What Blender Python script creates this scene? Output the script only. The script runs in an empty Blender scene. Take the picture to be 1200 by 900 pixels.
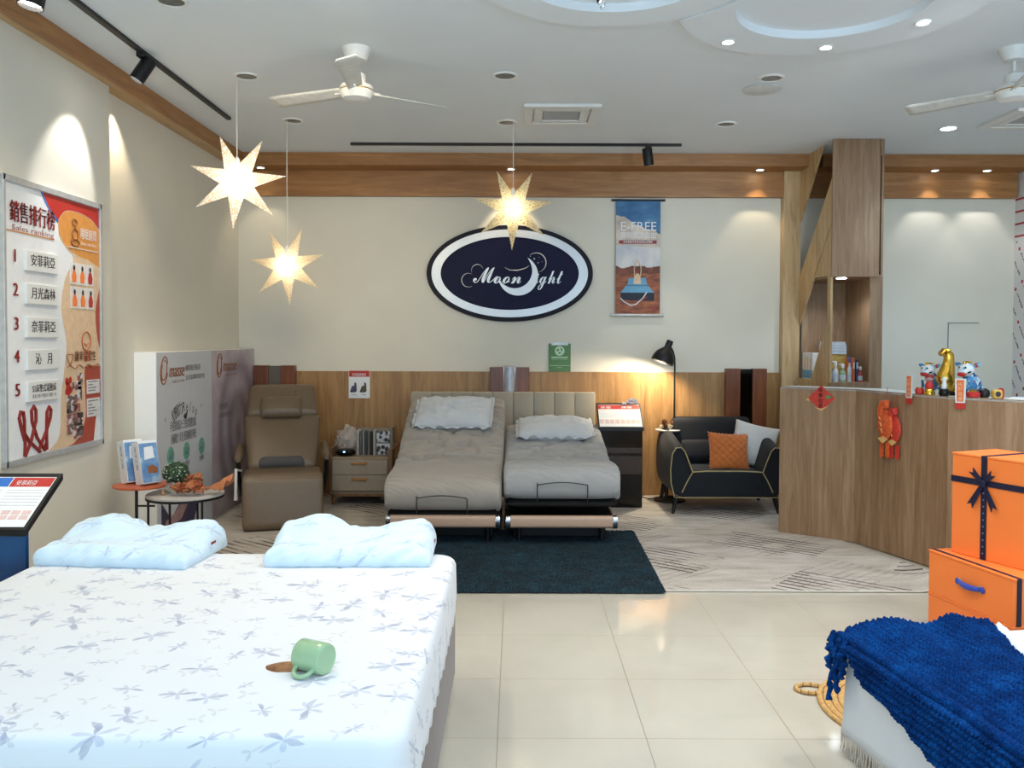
import bpy, bmesh, math, random
from mathutils import Vector, Matrix, noise
random.seed(7)
SC = bpy.context.scene
COL = SC.collection
PI = math.pi

# ------------------------------------------------------------------ camera
cam = bpy.data.cameras.new('camera')
cam.sensor_fit = 'HORIZONTAL'; cam.sensor_width = 36.0
cam.lens = 36.0 * 1000 / 1200
cam.shift_x = -5 / 1200; cam.shift_y = -27 / 1200
cam.clip_start = 0.05
cob = bpy.data.objects.new('camera', cam); COL.objects.link(cob)
cob.matrix_world = (Matrix.Translation((0, 0, 1.61)) @ Matrix.Rotation(PI / 2 - 0.026, 4, 'X')
                    @ Matrix.Rotation(math.radians(0.2), 4, 'Z'))
SC.camera = cob

# ------------------------------------------------------------------ exposure, world, large lights
SC.view_settings.view_transform = 'Standard'
SC.view_settings.look = 'None'
SC.view_settings.gamma = 1
SC.view_settings.use_curve_mapping = False
SC.view_settings.exposure = 0.66
world = bpy.data.worlds.new('world'); SC.world = world; world.use_nodes = True
world.node_tree.nodes['Background'].inputs[0].default_value = (0.70, 0.85, 1.0, 1)
world.node_tree.nodes['Background'].inputs[1].default_value = .35

def area(name, loc, rot, sx, sy, power, col):
    l = bpy.data.lights.new(name, 'AREA'); l.shape = 'RECTANGLE'; l.size = sx; l.size_y = sy
    l.energy = power; l.color = col
    o = bpy.data.objects.new(name, l); o.location = loc; o.rotation_euler = rot; COL.objects.link(o); return o
def spot(name, loc, target, power, col, angle=70, blend=.6, r=.04):
    l = bpy.data.lights.new(name, 'SPOT'); l.energy = power; l.color = col
    l.spot_size = math.radians(angle); l.spot_blend = blend; l.shadow_soft_size = r
    o = bpy.data.objects.new(name, l); o.location = loc; COL.objects.link(o)
    d = Vector(target) - Vector(loc); o.rotation_euler = d.to_track_quat('-Z', 'Y').to_euler(); return o
def point(name, loc, power, col, r=.03):
    l = bpy.data.lights.new(name, 'POINT'); l.energy = power; l.color = col; l.shadow_soft_size = r
    o = bpy.data.objects.new(name, l); o.location = loc; COL.objects.link(o); return o
WARM = (1.0, .82, .56); NEUT = (1.0, .965, .91); COOL = (.56, .79, 1.0)
# daylight through the shop front behind the camera
area('shop_front_daylight', (1.0, -3.25, 1.75), (PI / 2 + .95, 0, 0), 7.2, 2.9, 230, COOL)
# the shop's ceiling lamps that are out of view in front of, beside and behind the camera
for x, y, p, c in ((-1.5, 3.1, 25, NEUT), (-.2, 3.1, 24, NEUT), (1.2, 2.8, 46, NEUT), (3.4, 3.2, 60, NEUT),
                   (-1.6, .4, 16, COOL), (1.4, .2, 50, COOL), (.6, 4.2, 54, NEUT), (2.6, 4.0, 60, NEUT), (4.2, 4.3, 60, COOL),
                   (-1.5, 4.3, 50, WARM)):  # the last, warm one is added unseen to brighten the back-left
    spot('unseen_ceiling_light', (x, y, 3.36), (x, y, 0), p, c, 135, .8, .08)
# added lamps, out of view, that brighten the back and left walls
spot('added_wall_wash', (-1.1, 4.35, 3.30), (-1.6, 8.7, 2.35), 170, WARM, 44, 1, .5)
spot('added_wall_wash', (-.6, 4.35, 3.30), (-2.85, 7.5, 1.8), 70, WARM, 56, 1, .5)
spot('added_spot_at_display_box', (-2.38, 4.40, 3.28), (-2.79, 6.35, .95), 34, (1, .98, .95), 36, .7, .03)  # added spot without a lamp head, whitens the end of the display box
spot('added_wall_wash', (2.4, 4.35, 3.30), (1.9, 8.7, 2.35), 100, (.88, .96, 1), 46, 1, .15)
spot('added_wall_wash', (4.3, 4.35, 3.30), (4.3, 8.7, 2.3), 64, (.80, .92, 1), 48, 1, .15)

# ------------------------------------------------------------------ materials
def lin(c):
    c = c / 255.0
    return c / 12.92 if c <= .04045 else ((c + .055) / 1.055) ** 2.4
def rgb(r, g, b): return (lin(r), lin(g), lin(b), 1)
class NT:
    def __init__(s, name):
        s.m = bpy.data.materials.new(name); s.m.use_nodes = True
        s.t = s.m.node_tree; s.b = s.t.nodes['Principled BSDF']; s.n = s.t.nodes; s.co = None
    def node(s, typ, **k):
        n = s.n.new(typ)
        for a, v in k.items(): setattr(n, a, v)
        return n
    def link(s, a, b): s.t.links.new(a, b)
    def coord(s, kind='Object'):
        if not s.co: s.co = s.node('ShaderNodeTexCoord')
        return s.co.outputs[kind]
    def mapping(s, scale=(1, 1, 1), rot=(0, 0, 0), loc=(0, 0, 0), src=None):
        n = s.node('ShaderNodeMapping'); n.inputs['Scale'].default_value = scale
        n.inputs['Rotation'].default_value = rot; n.inputs['Location'].default_value = loc
        s.link(src or s.coord(), n.inputs[0]); return n.outputs[0]
    def noise(s, vec, scale, detail=4, rough=.55, dist=0, out=0):
        n = s.node('ShaderNodeTexNoise'); n.inputs['Scale'].default_value = scale
        n.inputs['Detail'].default_value = detail; n.inputs['Roughness'].default_value = rough
        n.inputs['Distortion'].default_value = dist
        s.link(vec, n.inputs['Vector']); return n.outputs[out]
    def voro(s, vec, scale, feature='F1', dim='3D', rnd=1.0, out='Distance'):
        n = s.node('ShaderNodeTexVoronoi', feature=feature, voronoi_dimensions=dim)
        n.inputs['Scale'].default_value = scale; n.inputs['Randomness'].default_value = rnd
        s.link(vec, n.inputs['Vector']); return n.outputs[out] if out else n
    def ramp(s, fac, stops, interp='LINEAR'):
        n = s.node('ShaderNodeValToRGB'); e = n.color_ramp.elements; n.color_ramp.interpolation = interp
        while len(e) < len(stops): e.new(.5)
        for k, (p, c) in enumerate(stops): e[k].position = p; e[k].color = c
        s.link(fac, n.inputs[0]); return n.outputs[0]
    def math(s, op, a, b=None, c=None):
        n = s.node('ShaderNodeMath', operation=op)
        for k, v in enumerate((a, b, c)):
            if v is None: continue
            if isinstance(v, (int, float)): n.inputs[k].default_value = v
            else: s.link(v, n.inputs[k])
        return n.outputs[0]
    def mix(s, fac, a, b):
        n = s.node('ShaderNodeMix', data_type='RGBA')
        for k, v in ((0, fac), (6, a), (7, b)):
            if isinstance(v, (int, float, tuple)): n.inputs[k].default_value = v
            else: s.link(v, n.inputs[k])
        return n.outputs[2]
    def sep(s, vec):
        n = s.node('ShaderNodeSeparateXYZ'); s.link(vec, n.inputs[0]); return n.outputs
    def bump(s, h, strength=.3, dist=.01):
        n = s.node('ShaderNodeBump'); n.inputs['Strength'].default_value = strength
        n.inputs['Distance'].default_value = dist; s.link(h, n.inputs['Height'])
        s.link(n.outputs[0], s.b.inputs['Normal'])
    def base(s, c):
        i = s.b.inputs['Base Color']
        if isinstance(c, tuple): i.default_value = c
        else: s.link(c, i)
    def set(s, **k):
        for a, v in k.items(): s.b.inputs[a.replace('_', ' ')].default_value = v
        return s
def flat(name, c, rough=.6, metal=0, spec=.5, var=.06, vscale=25, bump=0):
    t = NT(name)
    f = t.noise(t.mapping(), vscale, 3)
    d = tuple(v * (1 - var * 2) for v in c[:3]) + (1,)
    u = tuple(min(1, v * (1 + var)) for v in c[:3]) + (1,)
    t.base(t.ramp(f, [(.3, d), (.7, u)]))
    t.set(Roughness=rough, Metallic=metal); t.b.inputs['Specular IOR Level'].default_value = spec
    if bump: t.bump(f, bump, .004)
    return t.m
def wood(name, dark, mid, light, axis='z', freq=14, rough=.45, band=1.2):
    t = NT(name)
    sc = {'x': (.9, freq, freq), 'y': (freq, .9, freq), 'z': (freq, freq, .9)}[axis]
    sb = {'x': (.15, band * 3, band * 3), 'y': (band * 3, .15, band * 3), 'z': (band * 3, band * 3, .15)}[axis]
    g = t.noise(t.mapping(sc), 2.2, 6, .62, .7)
    b = t.noise(t.mapping(sb), 1.6, 2, .5, .3)
    fine = t.noise(t.mapping(tuple(v * 6 for v in sc)), 2.0, 2, .5)
    f = t.math('ADD', t.math('MULTIPLY', g, .62), t.math('ADD', t.math('MULTIPLY', b, .30), t.math('MULTIPLY', fine, .08)))
    t.base(t.ramp(f, [(.36, dark), (.5, mid), (.64, light)]))
    t.set(Roughness=rough); t.bump(g, .06, .003)
    return t.m
def cloth(name, c, rough=.9, scale=350, var=.10, bump=.25, sheen=.2):
    t = NT(name)
    w = t.noise(t.mapping((1, 1, 1)), scale, 2, .6)
    b = t.noise(t.mapping(), 6, 3)
    f = t.math('ADD', t.math('MULTIPLY', w, .6), t.math('MULTIPLY', b, .4))
    d = tuple(v * (1 - 2 * var) for v in c[:3]) + (1,); u = tuple(min(1, v * (1 + 1.4 * var)) for v in c[:3]) + (1,)
    t.base(t.ramp(f, [(.3, d), (.7, u)]))
    t.set(Roughness=rough); t.b.inputs['Sheen Weight'].default_value = sheen
    t.bump(w, bump, .002)
    return t.m
def glow(name, c, strength):
    t = NT(name); t.base(c); t.b.inputs['Emission Color'].default_value = c
    t.b.inputs['Emission Strength'].default_value = strength; t.set(Roughness=.4); return t.m

M = {}
M['wall'] = flat('wall_paint', rgb(228, 223, 208), .85, var=.012, vscale=3, spec=.2)
M['ceil'] = flat('ceiling_paint', rgb(230, 236, 240), .9, var=.01, vscale=2, spec=.2)
M['white'] = flat('white_plastic', rgb(232, 232, 228), .4, var=.01)
M['whitepaper'] = flat('white_paper', rgb(236, 237, 238), .6, var=.015)
M['grey'] = flat('grey_plastic', rgb(120, 122, 120), .5)
M['silver'] = flat('brushed_aluminium', rgb(196, 198, 198), .45, .4)
M['chrome'] = flat('chrome', rgb(220, 220, 225), .12, 1)
M['black'] = flat('black_metal', rgb(20, 20, 22), .45, .2)
M['blackgloss'] = flat('black_gloss', rgb(7, 6, 6), .12, 0, .4)
M['beam'] = wood('honey_oak', rgb(142, 95, 50), rgb(162, 112, 62), rgb(180, 132, 78), 'x', 9)
M['beamy'] = wood('honey_oak_side', rgb(142, 95, 50), rgb(162, 112, 62), rgb(180, 132, 78), 'y', 9)
M['wains'] = wood('wainscot_oak', rgb(140, 101, 58), rgb(165, 123, 73), rgb(184, 143, 90), 'z', 9, band=1.6)
M['greyoak'] = wood('grey_oak', rgb(128, 98, 70), rgb(148, 116, 86), rgb(168, 138, 108), 'z', 11, band=1.8)
M['pillaroak'] = wood('pale_oak', rgb(168, 136, 92), rgb(196, 164, 118), rgb(212, 184, 140), 'z', 7)
M['navy'] = flat('navy_panel', rgb(16, 18, 52), .5, var=.04, spec=.15)
M['navyrim'] = flat('dark_rim', rgb(22, 18, 32), .5, spec=.2)
M['silverpaint'] = flat('silver_paint', rgb(208, 212, 216), .35, .25, var=.02)
M['red'] = flat('red_print', rgb(190, 44, 36), .5, var=.03)
M['darkred'] = flat('dark_red_print', rgb(140, 34, 28), .5, var=.03)
M['orangeprint'] = flat('orange_print', rgb(222, 150, 72), .5, var=.05)
M['peach'] = flat('peach_print', rgb(228, 196, 160), .5, var=.05)
M['blueprint'] = flat('blue_print', rgb(40, 110, 200), .5, var=.04)
M['ink'] = flat('dark_ink', rgb(60, 44, 44), .6, var=.02)
M['greyink'] = flat('grey_ink', rgb(110, 112, 118), .6, var=.02)
M['orange'] = flat('orange_card', rgb(255, 134, 60), .5, var=.02, vscale=4)
M['ribbon'] = cloth('navy_ribbon', rgb(12, 16, 50), .5, 500, .1, .2, sheen=0)
M['bluecord'] = cloth('blue_cord', rgb(36, 66, 170), .7, 300)
M['gold'] = flat('gold', rgb(212, 168, 66), .22, .9, var=.03)
M['greenprint'] = flat('green_print', rgb(92, 136, 88), .6, var=.05)
M['palegreen'] = flat('pale_green_print', rgb(196, 222, 190), .6, var=.02)

# ------------------------------------------------------------------ mesh builder
class B:
    def __init__(s): s.bm = bmesh.new()
    def _new(s, verts, mtx=None):
        if mtx is not None: bmesh.ops.transform(s.bm, matrix=mtx, verts=verts)
    def box(s, x0, x1, y0, y1, z0, z1, bev=0, seg=2, mtx=None):
        r = bmesh.ops.create_cube(s.bm, size=1)['verts']
        bmesh.ops.transform(s.bm, verts=r, matrix=Matrix.Translation(((x0 + x1) / 2, (y0 + y1) / 2, (z0 + z1) / 2))
                            @ Matrix.Diagonal((abs(x1 - x0), abs(y1 - y0), abs(z1 - z0), 1)))
        if bev > 0:
            es = list({e for v in r for e in v.link_edges})
            res = bmesh.ops.bevel(s.bm, geom=es, offset=bev, segments=seg, affect='EDGES', profile=.5)
            r = list({v for f in res['faces'] for v in f.verts} | {v for v in r if v.is_valid})
        s._new(r, mtx); return s
    def loft(s, rings, cap=True, closed=True):
        vs = [[s.bm.verts.new(p) for p in ring] for ring in rings]
        n = len(rings[0])
        for a, b in zip(vs, vs[1:]):
            for k in range(n if closed else n - 1):
                j = (k + 1) % n
                try: s.bm.faces.new((a[k], a[j], b[j], b[k]))
                except ValueError: pass
        if cap and closed:
            try: s.bm.faces.new(list(reversed(vs[0])))
            except ValueError: pass
            try: s.bm.faces.new(vs[-1])
            except ValueError: pass
        return s
    def tube(s, pts, r, n=8, r2=None, cap=True):
        pts = [Vector(p) for p in pts]; rings = []; L = len(pts)
        t = (pts[1] - pts[0]).normalized()
        u = t.cross(Vector((0, 0, 1)))
        if u.length < .01: u = t.cross(Vector((1, 0, 0)))
        u.normalize()
        for i, p in enumerate(pts):
            t = (pts[min(i + 1, L - 1)] - pts[max(i - 1, 0)])
            if t.length < 1e-9: t = Vector((0, 0, 1))
            t.normalize(); u = (u - t * u.dot(t)).normalized(); w = t.cross(u)
            rr = r[i] if isinstance(r, (list, tuple)) else (r if r2 is None else r + (r2 - r) * i / (L - 1))
            rings.append([p + (u * math.cos(2 * PI * k / n) + w * math.sin(2 * PI * k / n)) * rr for k in range(n)])
        return s.loft(rings, cap)
    def lathe(s, prof, loc=(0, 0, 0), n=28, mtx=None, cap=True):
        mt = (mtx or Matrix()); loc = Vector(loc); rings = []
        for r, z in prof:
            rings.append([loc + (mt @ Vector((r * math.cos(2 * PI * k / n), r * math.sin(2 * PI * k / n), z))) for k in range(n)])
        return s.loft(rings, cap)
    def prism(s, poly, h, mtx=None, bev=0):
        """polygon in local xy, from z=0 up to z=h, then mtx"""
        a = [s.bm.verts.new((x, y, 0)) for x, y in poly]; b = [s.bm.verts.new((x, y, h)) for x, y in poly]
        n = len(poly); fs = [s.bm.faces.new(list(reversed(a))), s.bm.faces.new(b)]
        for k in range(n): fs.append(s.bm.faces.new((a[k], a[(k + 1) % n], b[(k + 1) % n], b[k])))
        vs = a + b
        if bev:
            res = bmesh.ops.bevel(s.bm, geom=list({e for f in fs for e in f.edges}), offset=bev, segments=2, affect='EDGES', profile=.5)
            vs = list({v for f in res['faces'] for v in f.verts} | {v for v in vs if v.is_valid})
        s._new(vs, mtx); return s
    def sheet(s, fn, nu, nv, closeu=False):
        g = [[s.bm.verts.new(fn(i / nu, j / nv)) for j in range(nv + 1)] for i in range(nu + (0 if closeu else 1))]
        for i in range(nu):
            for j in range(nv):
                a, b = g[i], g[(i + 1) % len(g)]
                try: s.bm.faces.new((a[j], b[j], b[j + 1], a[j + 1]))
                except ValueError: pass
        return s
    def ball(s, c, r, nu=14, nv=10, mtx=None):
        r = (r, r, r) if not isinstance(r, (tuple, list)) else r
        vs = bmesh.ops.create_uvsphere(s.bm, u_segments=nu, v_segments=nv, radius=1)['verts']
        s._new(vs, Matrix.Translation(c) @ (mtx or Matrix()) @ Matrix.Diagonal((r[0], r[1], r[2], 1))); return s
    def text(s, body, size, frame, align='CENTER', width=None, shear=0, thick=0, xs=1.0):
        me = text_mesh(body, align, shear, thick / size if size else 0)
        vs0 = [v.co for v in me.vertices]
        if not vs0: return s
        x0 = min(v.x for v in vs0); x1 = max(v.x for v in vs0)
        kx = xs * size
        if width: kx = width / max(x1 - x0, 1e-6)
        vm = [s.bm.verts.new(frame @ Vector((v.x * kx, v.y * size, v.z * size))) for v in vs0]
        for p in me.polygons:
            try: s.bm.faces.new([vm[i] for i in p.vertices])
            except ValueError: pass
        return s
    def to(s, name, mat, parent=None, smooth=False, world=True, solid=0, sub=0, weld=False):
        if weld: bmesh.ops.remove_doubles(s.bm, verts=s.bm.verts, dist=1e-5)
        if world and parent is not None:
            q = parent; off = Vector()
            while q is not None: off += q.location; q = q.parent
            bmesh.ops.translate(s.bm, vec=-off, verts=s.bm.verts)
        bmesh.ops.recalc_face_normals(s.bm, faces=s.bm.faces)
        me = bpy.data.meshes.new(name); s.bm.to_mesh(me); s.bm.free()
        me.materials.append(M[mat] if isinstance(mat, str) else mat)
        if smooth:
            for p in me.polygons: p.use_smooth = True
            if smooth != 'all':
                try: me.set_sharp_from_angle(angle=math.radians(smooth if not isinstance(smooth, bool) else 40))
                except Exception: pass
        o = bpy.data.objects.new(name, me); COL.objects.link(o); o.parent = parent
        if solid:
            m = o.modifiers.new('solid', 'SOLIDIFY'); m.thickness = solid; m.offset = 0
        if sub:
            m = o.modifiers.new('sub', 'SUBSURF'); m.levels = sub; m.render_levels = sub
        return o
_tc = {}
def text_mesh(body, align, shear, ext):
    key = (body, align, shear, round(ext, 5))
    if key in _tc: return _tc[key]
    c = bpy.data.curves.new('t', 'FONT'); c.body = body; c.align_x = align; c.align_y = 'CENTER'; c.size = 1
    c.shear = shear; c.extrude = ext; c.resolution_u = 3
    o = bpy.data.objects.new('t', c); COL.objects.link(o)
    dg = bpy.context.evaluated_depsgraph_get(); dg.update()
    me = bpy.data.meshes.new_from_object(o.evaluated_get(dg))
    bpy.data.objects.remove(o); _tc[key] = me
    return me
def frame(o, ux, uy):
    ux = Vector(ux).normalized(); uy = Vector(uy).normalized(); n = ux.cross(uy)
    m = Matrix((ux, uy, n)).transposed().to_4x4(); m.translation = Vector(o); return m
def FB(x, y, z): return frame((x, y, z), (1, 0, 0), (0, 0, 1))        # faces the camera side (-Y)
def FL(x, y, z): return frame((x, y, z), (0, 1, 0), (0, 0, 1))        # faces +X
def tag(o, label, cat, group=None):
    o['label'] = label; o['category'] = cat
    if group: o['group'] = group
    return o
def thing(name, label, cat, loc=(0, 0, 0), rz=0, group=None):
    o = bpy.data.objects.new(name, None); COL.objects.link(o); o.empty_display_size = .1
    o.location = loc; o.rotation_euler = (0, 0, rz); return tag(o, label, cat, group)
def struct(o): o['kind'] = 'structure'; return o
def copy_tree(o, parent=None):
    c = o.copy(); COL.objects.link(c); c.parent = parent
    for ch in list(o.children): copy_tree(ch, c)
    return c
def another(o, loc, label, rz=None):
    c = copy_tree(o); c.location = loc; c['label'] = label
    if rz is not None: c.rotation_euler = (0, 0, rz)
    return c
def ell(a, b, n=48, cx=0, cy=0): return [(cx + a * math.cos(2 * PI * k / n), cy + b * math.sin(2 * PI * k / n)) for k in range(n)]
def rrect(w, h, r, n=5):
    pts = []
    for cx, cy, a0 in ((w / 2 - r, h / 2 - r, 0), (-w / 2 + r, h / 2 - r, 90), (-w / 2 + r, -h / 2 + r, 180), (w / 2 - r, -h / 2 + r, 270)):
        for k in range(n + 1):
            a = math.radians(a0 + 90 * k / n); pts.append((cx + r * math.cos(a), cy + r * math.sin(a)))
    return pts
def nz(x, y, z=0): return noise.noise(Vector((x, y, z)))
def smooth01(t): t = max(0, min(1, t)); return t * t * (3 - 2 * t)

# ------------------------------------------------------------------ the room
ZC = 3.43
t = NT('floor_tiles')
p = t.sep(t.coord())
def grid_line(v, off, w):
    q = t.math('FRACT', t.math('DIVIDE', t.math('ADD', v, off), .6))
    return t.math('MAXIMUM', t.math('LESS_THAN', q, w), t.math('GREATER_THAN', q, 1 - w))
gl = t.math('MAXIMUM', grid_line(p[0], .07 + 6, .0032), grid_line(p[1], 6.0 - 3.41 + .61, .0032))
nb = t.noise(t.mapping((1, 1, 1)), 1.6, 5, .6, .4)
tile = t.ramp(nb, [(.3, rgb(190, 184, 170)), (.7, rgb(202, 196, 182))])
t.base(t.mix(gl, tile, rgb(150, 138, 118)))
t.link(t.math('ADD', t.math('MULTIPLY', gl, .4), .09), t.b.inputs['Roughness'])
t.b.inputs['Specular IOR Level'].default_value = .55
M['floor'] = t.m
XR, YB, YF = 5.10, 8.77, -3.4
struct(B().box(-3.2, XR + .1, YF, YB + .12, -.1, 0).to('floor', 'floor'))
struct(B().box(-3.2, XR + .1, YF, YB + .12, ZC, ZC + .1).to('ceiling', 'ceil'))
struct(B().box(-3.2, XR + .1, YB, YB + .12, 0, ZC).to('wall_back', 'wall'))
b = B(); b.box(-3.1, -2.85, 5.86, YB, 0, ZC); b.box(-3.1, -2.78, YF, 5.86, 0, ZC)
struct(b.to('wall_left', 'wall'))
# right wall: white paper printed with red hearts, dark slogans; red lines above
t = NT('printed_wall')
p = t.sep(t.coord())
sq = t.node('ShaderNodeCombineXYZ'); t.link(p[1], sq.inputs[0]); t.link(p[2], sq.inputs[1])
rot = t.mapping((1, 1, 1), (0, 0, -1.0), src=sq.outputs[0])
q = t.sep(rot)
fx = t.math('FRACT', t.math('MULTIPLY', q[0], 3.2)); fy = t.math('FRACT', t.math('MULTIPLY', q[1], 7.5))
ln = t.math('MULTIPLY', t.math('LESS_THAN', t.math('ABSOLUTE', t.math('SUBTRACT', fx, .4)), .3),
            t.math('LESS_THAN', t.math('ABSOLUTE', t.math('SUBTRACT', fy, .5)), .09))
bt = t.math('GREATER_THAN', t.noise(rot, 60, 1), .47)
ht = t.math('LESS_THAN', t.math('ADD', t.math('MULTIPLY', t.math('ABSOLUTE', t.math('SUBTRACT', fx, .85)), 2.4),
                               t.math('ABSOLUTE', t.math('SUBTRACT', fy, .5))), .17)
low = t.math('LESS_THAN', p[2], 2.62)
c = t.mix(t.math('MULTIPLY', t.math('MULTIPLY', ln, bt), low), rgb(226, 224, 224), rgb(80, 74, 96))
c = t.mix(t.math('MULTIPLY', ht, low), c, rgb(180, 40, 60))
rl = t.math('MULTIPLY', t.math('LESS_THAN', t.math('FRACT', t.math('DIVIDE', t.math('SUBTRACT', p[2], 2.66), .125)), .16),
            t.math('MULTIPLY', t.math('GREATER_THAN', p[2], 2.655), t.math('LESS_THAN', p[2], 3.07)))
t.base(t.mix(rl, c, rgb(180, 40, 50))); t.set(Roughness=.7)
M['printed'] = t.m
struct(B().box(XR, XR + .1, YF, YB, 0, ZC).to('wall_right', 'printed'))
# shop front behind the camera: piers and header round the glazing
b = B(); b.box(-3.2, -2.6, YF - .1, YF, 0, ZC); b.box(4.7, XR + .1, YF - .1, YF, 0, ZC); b.box(-3.2, XR + .1, YF - .1, YF, 3.25, ZC)
b.box(-3.2, XR + .1, YF - .1, YF, -.1, .25)
struct(b.to('wall_front', 'wall'))
# wooden cornice: stepped on the back wall, box with soffit on the left
b = B(); b.box(-2.69, 2.861, 8.41, YB, 3.31, ZC); struct(b.to('trim_1', 'beam'))
b = B(); b.box(-2.85, 2.861, 8.70, YB, 3.055, 3.31); struct(b.to('trim_2', 'beam'))
b = B(); b.box(3.0, XR, 8.41, YB, 3.31, ZC); struct(b.to('trim_3', 'beam'))
b = B(); b.box(2.9, XR - .02, 8.70, YB, 3.055, 3.31); struct(b.to('trim_4', 'beam'))
b = B(); b.box(-2.715, -2.69, YF, 8.41, 3.315, ZC); struct(b.to('trim_5', 'beamy'))
b = B(); b.box(-2.86, -2.716, YF, 8.41, 3.319, 3.36); struct(b.to('trim_11', wood('lit_oak_soffit', rgb(168, 130, 84), rgb(190, 154, 106), rgb(208, 174, 126), 'y', 9)))  # lighter than the fascia: bounce light painted into the soffit colour
# wainscot with fine joints
b = B(); xs = [-2.85, -2.2, -1.6, -1.0, -.4, .25, .9, 1.32, 1.95, 2.70]
for a, c in zip(xs, xs[1:]): b.box(a + .001, c - .001, 8.745, YB, .06, 1.272)
struct(b.to('trim_6', 'wains'))
struct(B().box(-2.85, 2.70, 8.738, YB, 0, .06).to('baseboard_back', 'wains'))
struct(B().box(2.70, 2.872, 8.66, YB, 0, 3.31).to('trim_7', 'pillaroak'))
# access hatch outline on the white wall to the right
b = B(); b.box(4.43, 4.436, 8.762, YB, 1.1, 1.79); b.box(4.43, 4.75, 8.762, YB, 1.786, 1.792)
struct(b.to('trim_8', 'greyink'))
# ceiling medallions: shallow discs with a round recess
def medallion(name, cx, cy, ro, ri, cut=None):
    n = 144; rings = []
    for r, z in ((ri, ZC), (ri + .002, ZC - .045), (ro - .02, ZC - .045), (ro, ZC - .02), (ro, ZC + .001)):
        R = []
        for k in range(n):
            a = 2 * PI * k / n; rr = r
            if cut and r > ri + .1:      # stop where the neighbouring disc begins
                while rr > ri + .02 and math.hypot(cx + rr * math.cos(a) - cut[0], cy + rr * math.sin(a) - cut[1]) < cut[2]: rr -= .005
            R.append((cx + rr * math.cos(a), cy + rr * math.sin(a), z))
        rings.append(R)
    b = B(); b.loft(rings, cap=False); return struct(b.to(name, 'ceil', smooth=30))
medallion('trim_9', 1.68, 4.58, .82, .50, (.49, 4.18, .745))
medallion('trim_10', .49, 4.18, .74, .50)

# ================================================================== foreground bed, pillows, mug
# floral sheet: scattered sprays of grey-blue petals and thin stems
def floral(name, base1, base2, ink1, ink2, ink3, spec=.3):
    t = NT(name)
    o = t.coord(); p = t.sep(o)
    cmb = t.node('ShaderNodeCombineXYZ')
    t.link(t.math('SUBTRACT', p[0], p[2]), cmb.inputs[0]); t.link(t.math('ADD', p[1], p[2]), cmb.inputs[1])
    def flowers(scale, off, rad, n, ink, thin, c, strength):
        vec = t.mapping((1, 1, 1), (0, 0, off), (off * 3.1, off * 1.7, 0), src=cmb.outputs[0])
        v = t.voro(vec, scale, dim='2D', rnd=.75, out=None)
        sub = t.node('ShaderNodeVectorMath', operation='SUBTRACT')
        scl = t.node('ShaderNodeVectorMath', operation='SCALE'); scl.inputs['Scale'].default_value = scale
        # position output is in texture space
        t.link(vec, sub.inputs[0]); t.link(v.outputs['Position'], sub.inputs[1])
        q = t.sep(sub.outputs[0])
        rnd = t.sep(v.outputs['Color'])
        ang = t.math('ADD', t.math('ARCTAN2', q[1], q[0]), t.math('MULTIPLY', rnd[0], 6.28))
        ln = t.node('ShaderNodeVectorMath', operation='LENGTH'); t.link(sub.outputs[0], ln.inputs[0])
        r = ln.outputs['Value']
        wob = t.math('MULTIPLY', t.math('SUBTRACT', t.noise(vec, scale * 2.5, 2), .5), 1.2)
        pet = t.math('ABSOLUTE', t.math('COSINE', t.math('ADD', t.math('MULTIPLY', ang, n / 2), wob)))
        pet = t.math('POWER', pet, thin)
        lim = t.math('MULTIPLY', pet, t.math('MULTIPLY', t.math('ADD', rnd[1], .55), rad))
        inside = t.math('SMOOTH_MIN', t.math('MULTIPLY', t.math('SUBTRACT', lim, r), 160), 1, .2)
        inside = t.math('MAXIMUM', inside, 0)
        tone = t.math('ADD', .35, t.math('MULTIPLY', t.noise(vec, scale * 5, 2), .9))
        return t.math('MINIMUM', t.math('MULTIPLY', t.math('MULTIPLY', inside, tone), strength), 1), c
    col = t.mix(t.noise(t.mapping(), 2.5, 2), base1, base2)
    for args in ((6.2, .3, .042, 5, 0, 2.4, ink1, .50), (8.0, 1.9, .026, 3, 0, 4, ink2, .5), (6.2, .3, .056, 2, 0, 16, ink3, .55)):
        f, c = flowers(*args); col = t.mix(f, col, c)
    t.base(col); t.set(Roughness=.85); t.b.inputs['Specular IOR Level'].default_value = spec
    t.b.inputs['Sheen Weight'].default_value = .15
    w = t.noise(t.mapping(), 420, 1); t.bump(w, .08, .001)
    return t.m
M['floral'] = floral('floral_sheet', rgb(220, 222, 226), rgb(226, 228, 230), rgb(150, 160, 190), rgb(186, 182, 184), rgb(120, 128, 160))
M['floralblue'] = floral('floral_pillow_cover', rgb(204, 226, 240), rgb(216, 232, 242), rgb(170, 190, 220), rgb(200, 208, 216), rgb(160, 180, 210))
M['brownbase'] = cloth('brown_bed_base', rgb(112, 98, 90), .8, 300)
BX0, BX1, BY0, BY1, BZ = -2.12, -.272, 2.10, 3.94, .615
bed = thing('double_bed', 'large bed in the foreground with a white floral fitted sheet and brown base', 'bed', (-1.2, 3.0, 0))
b = B(); b.box(BX0 + .03, BX1 - .005, BY0 + .02, BY1 - .02, .05, .36, .025); b.to('bed_base', 'brownbase', bed, smooth=True)
for lx in (BX0 + .15, BX1 - .13):
    for ly in (BY0 + .15, BY1 - .15):
        b = B(); b.lathe([(.03, 0), (.035, .06)], (lx, ly, 0), 14); b.to('leg', 'black', bed, smooth=True)
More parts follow.
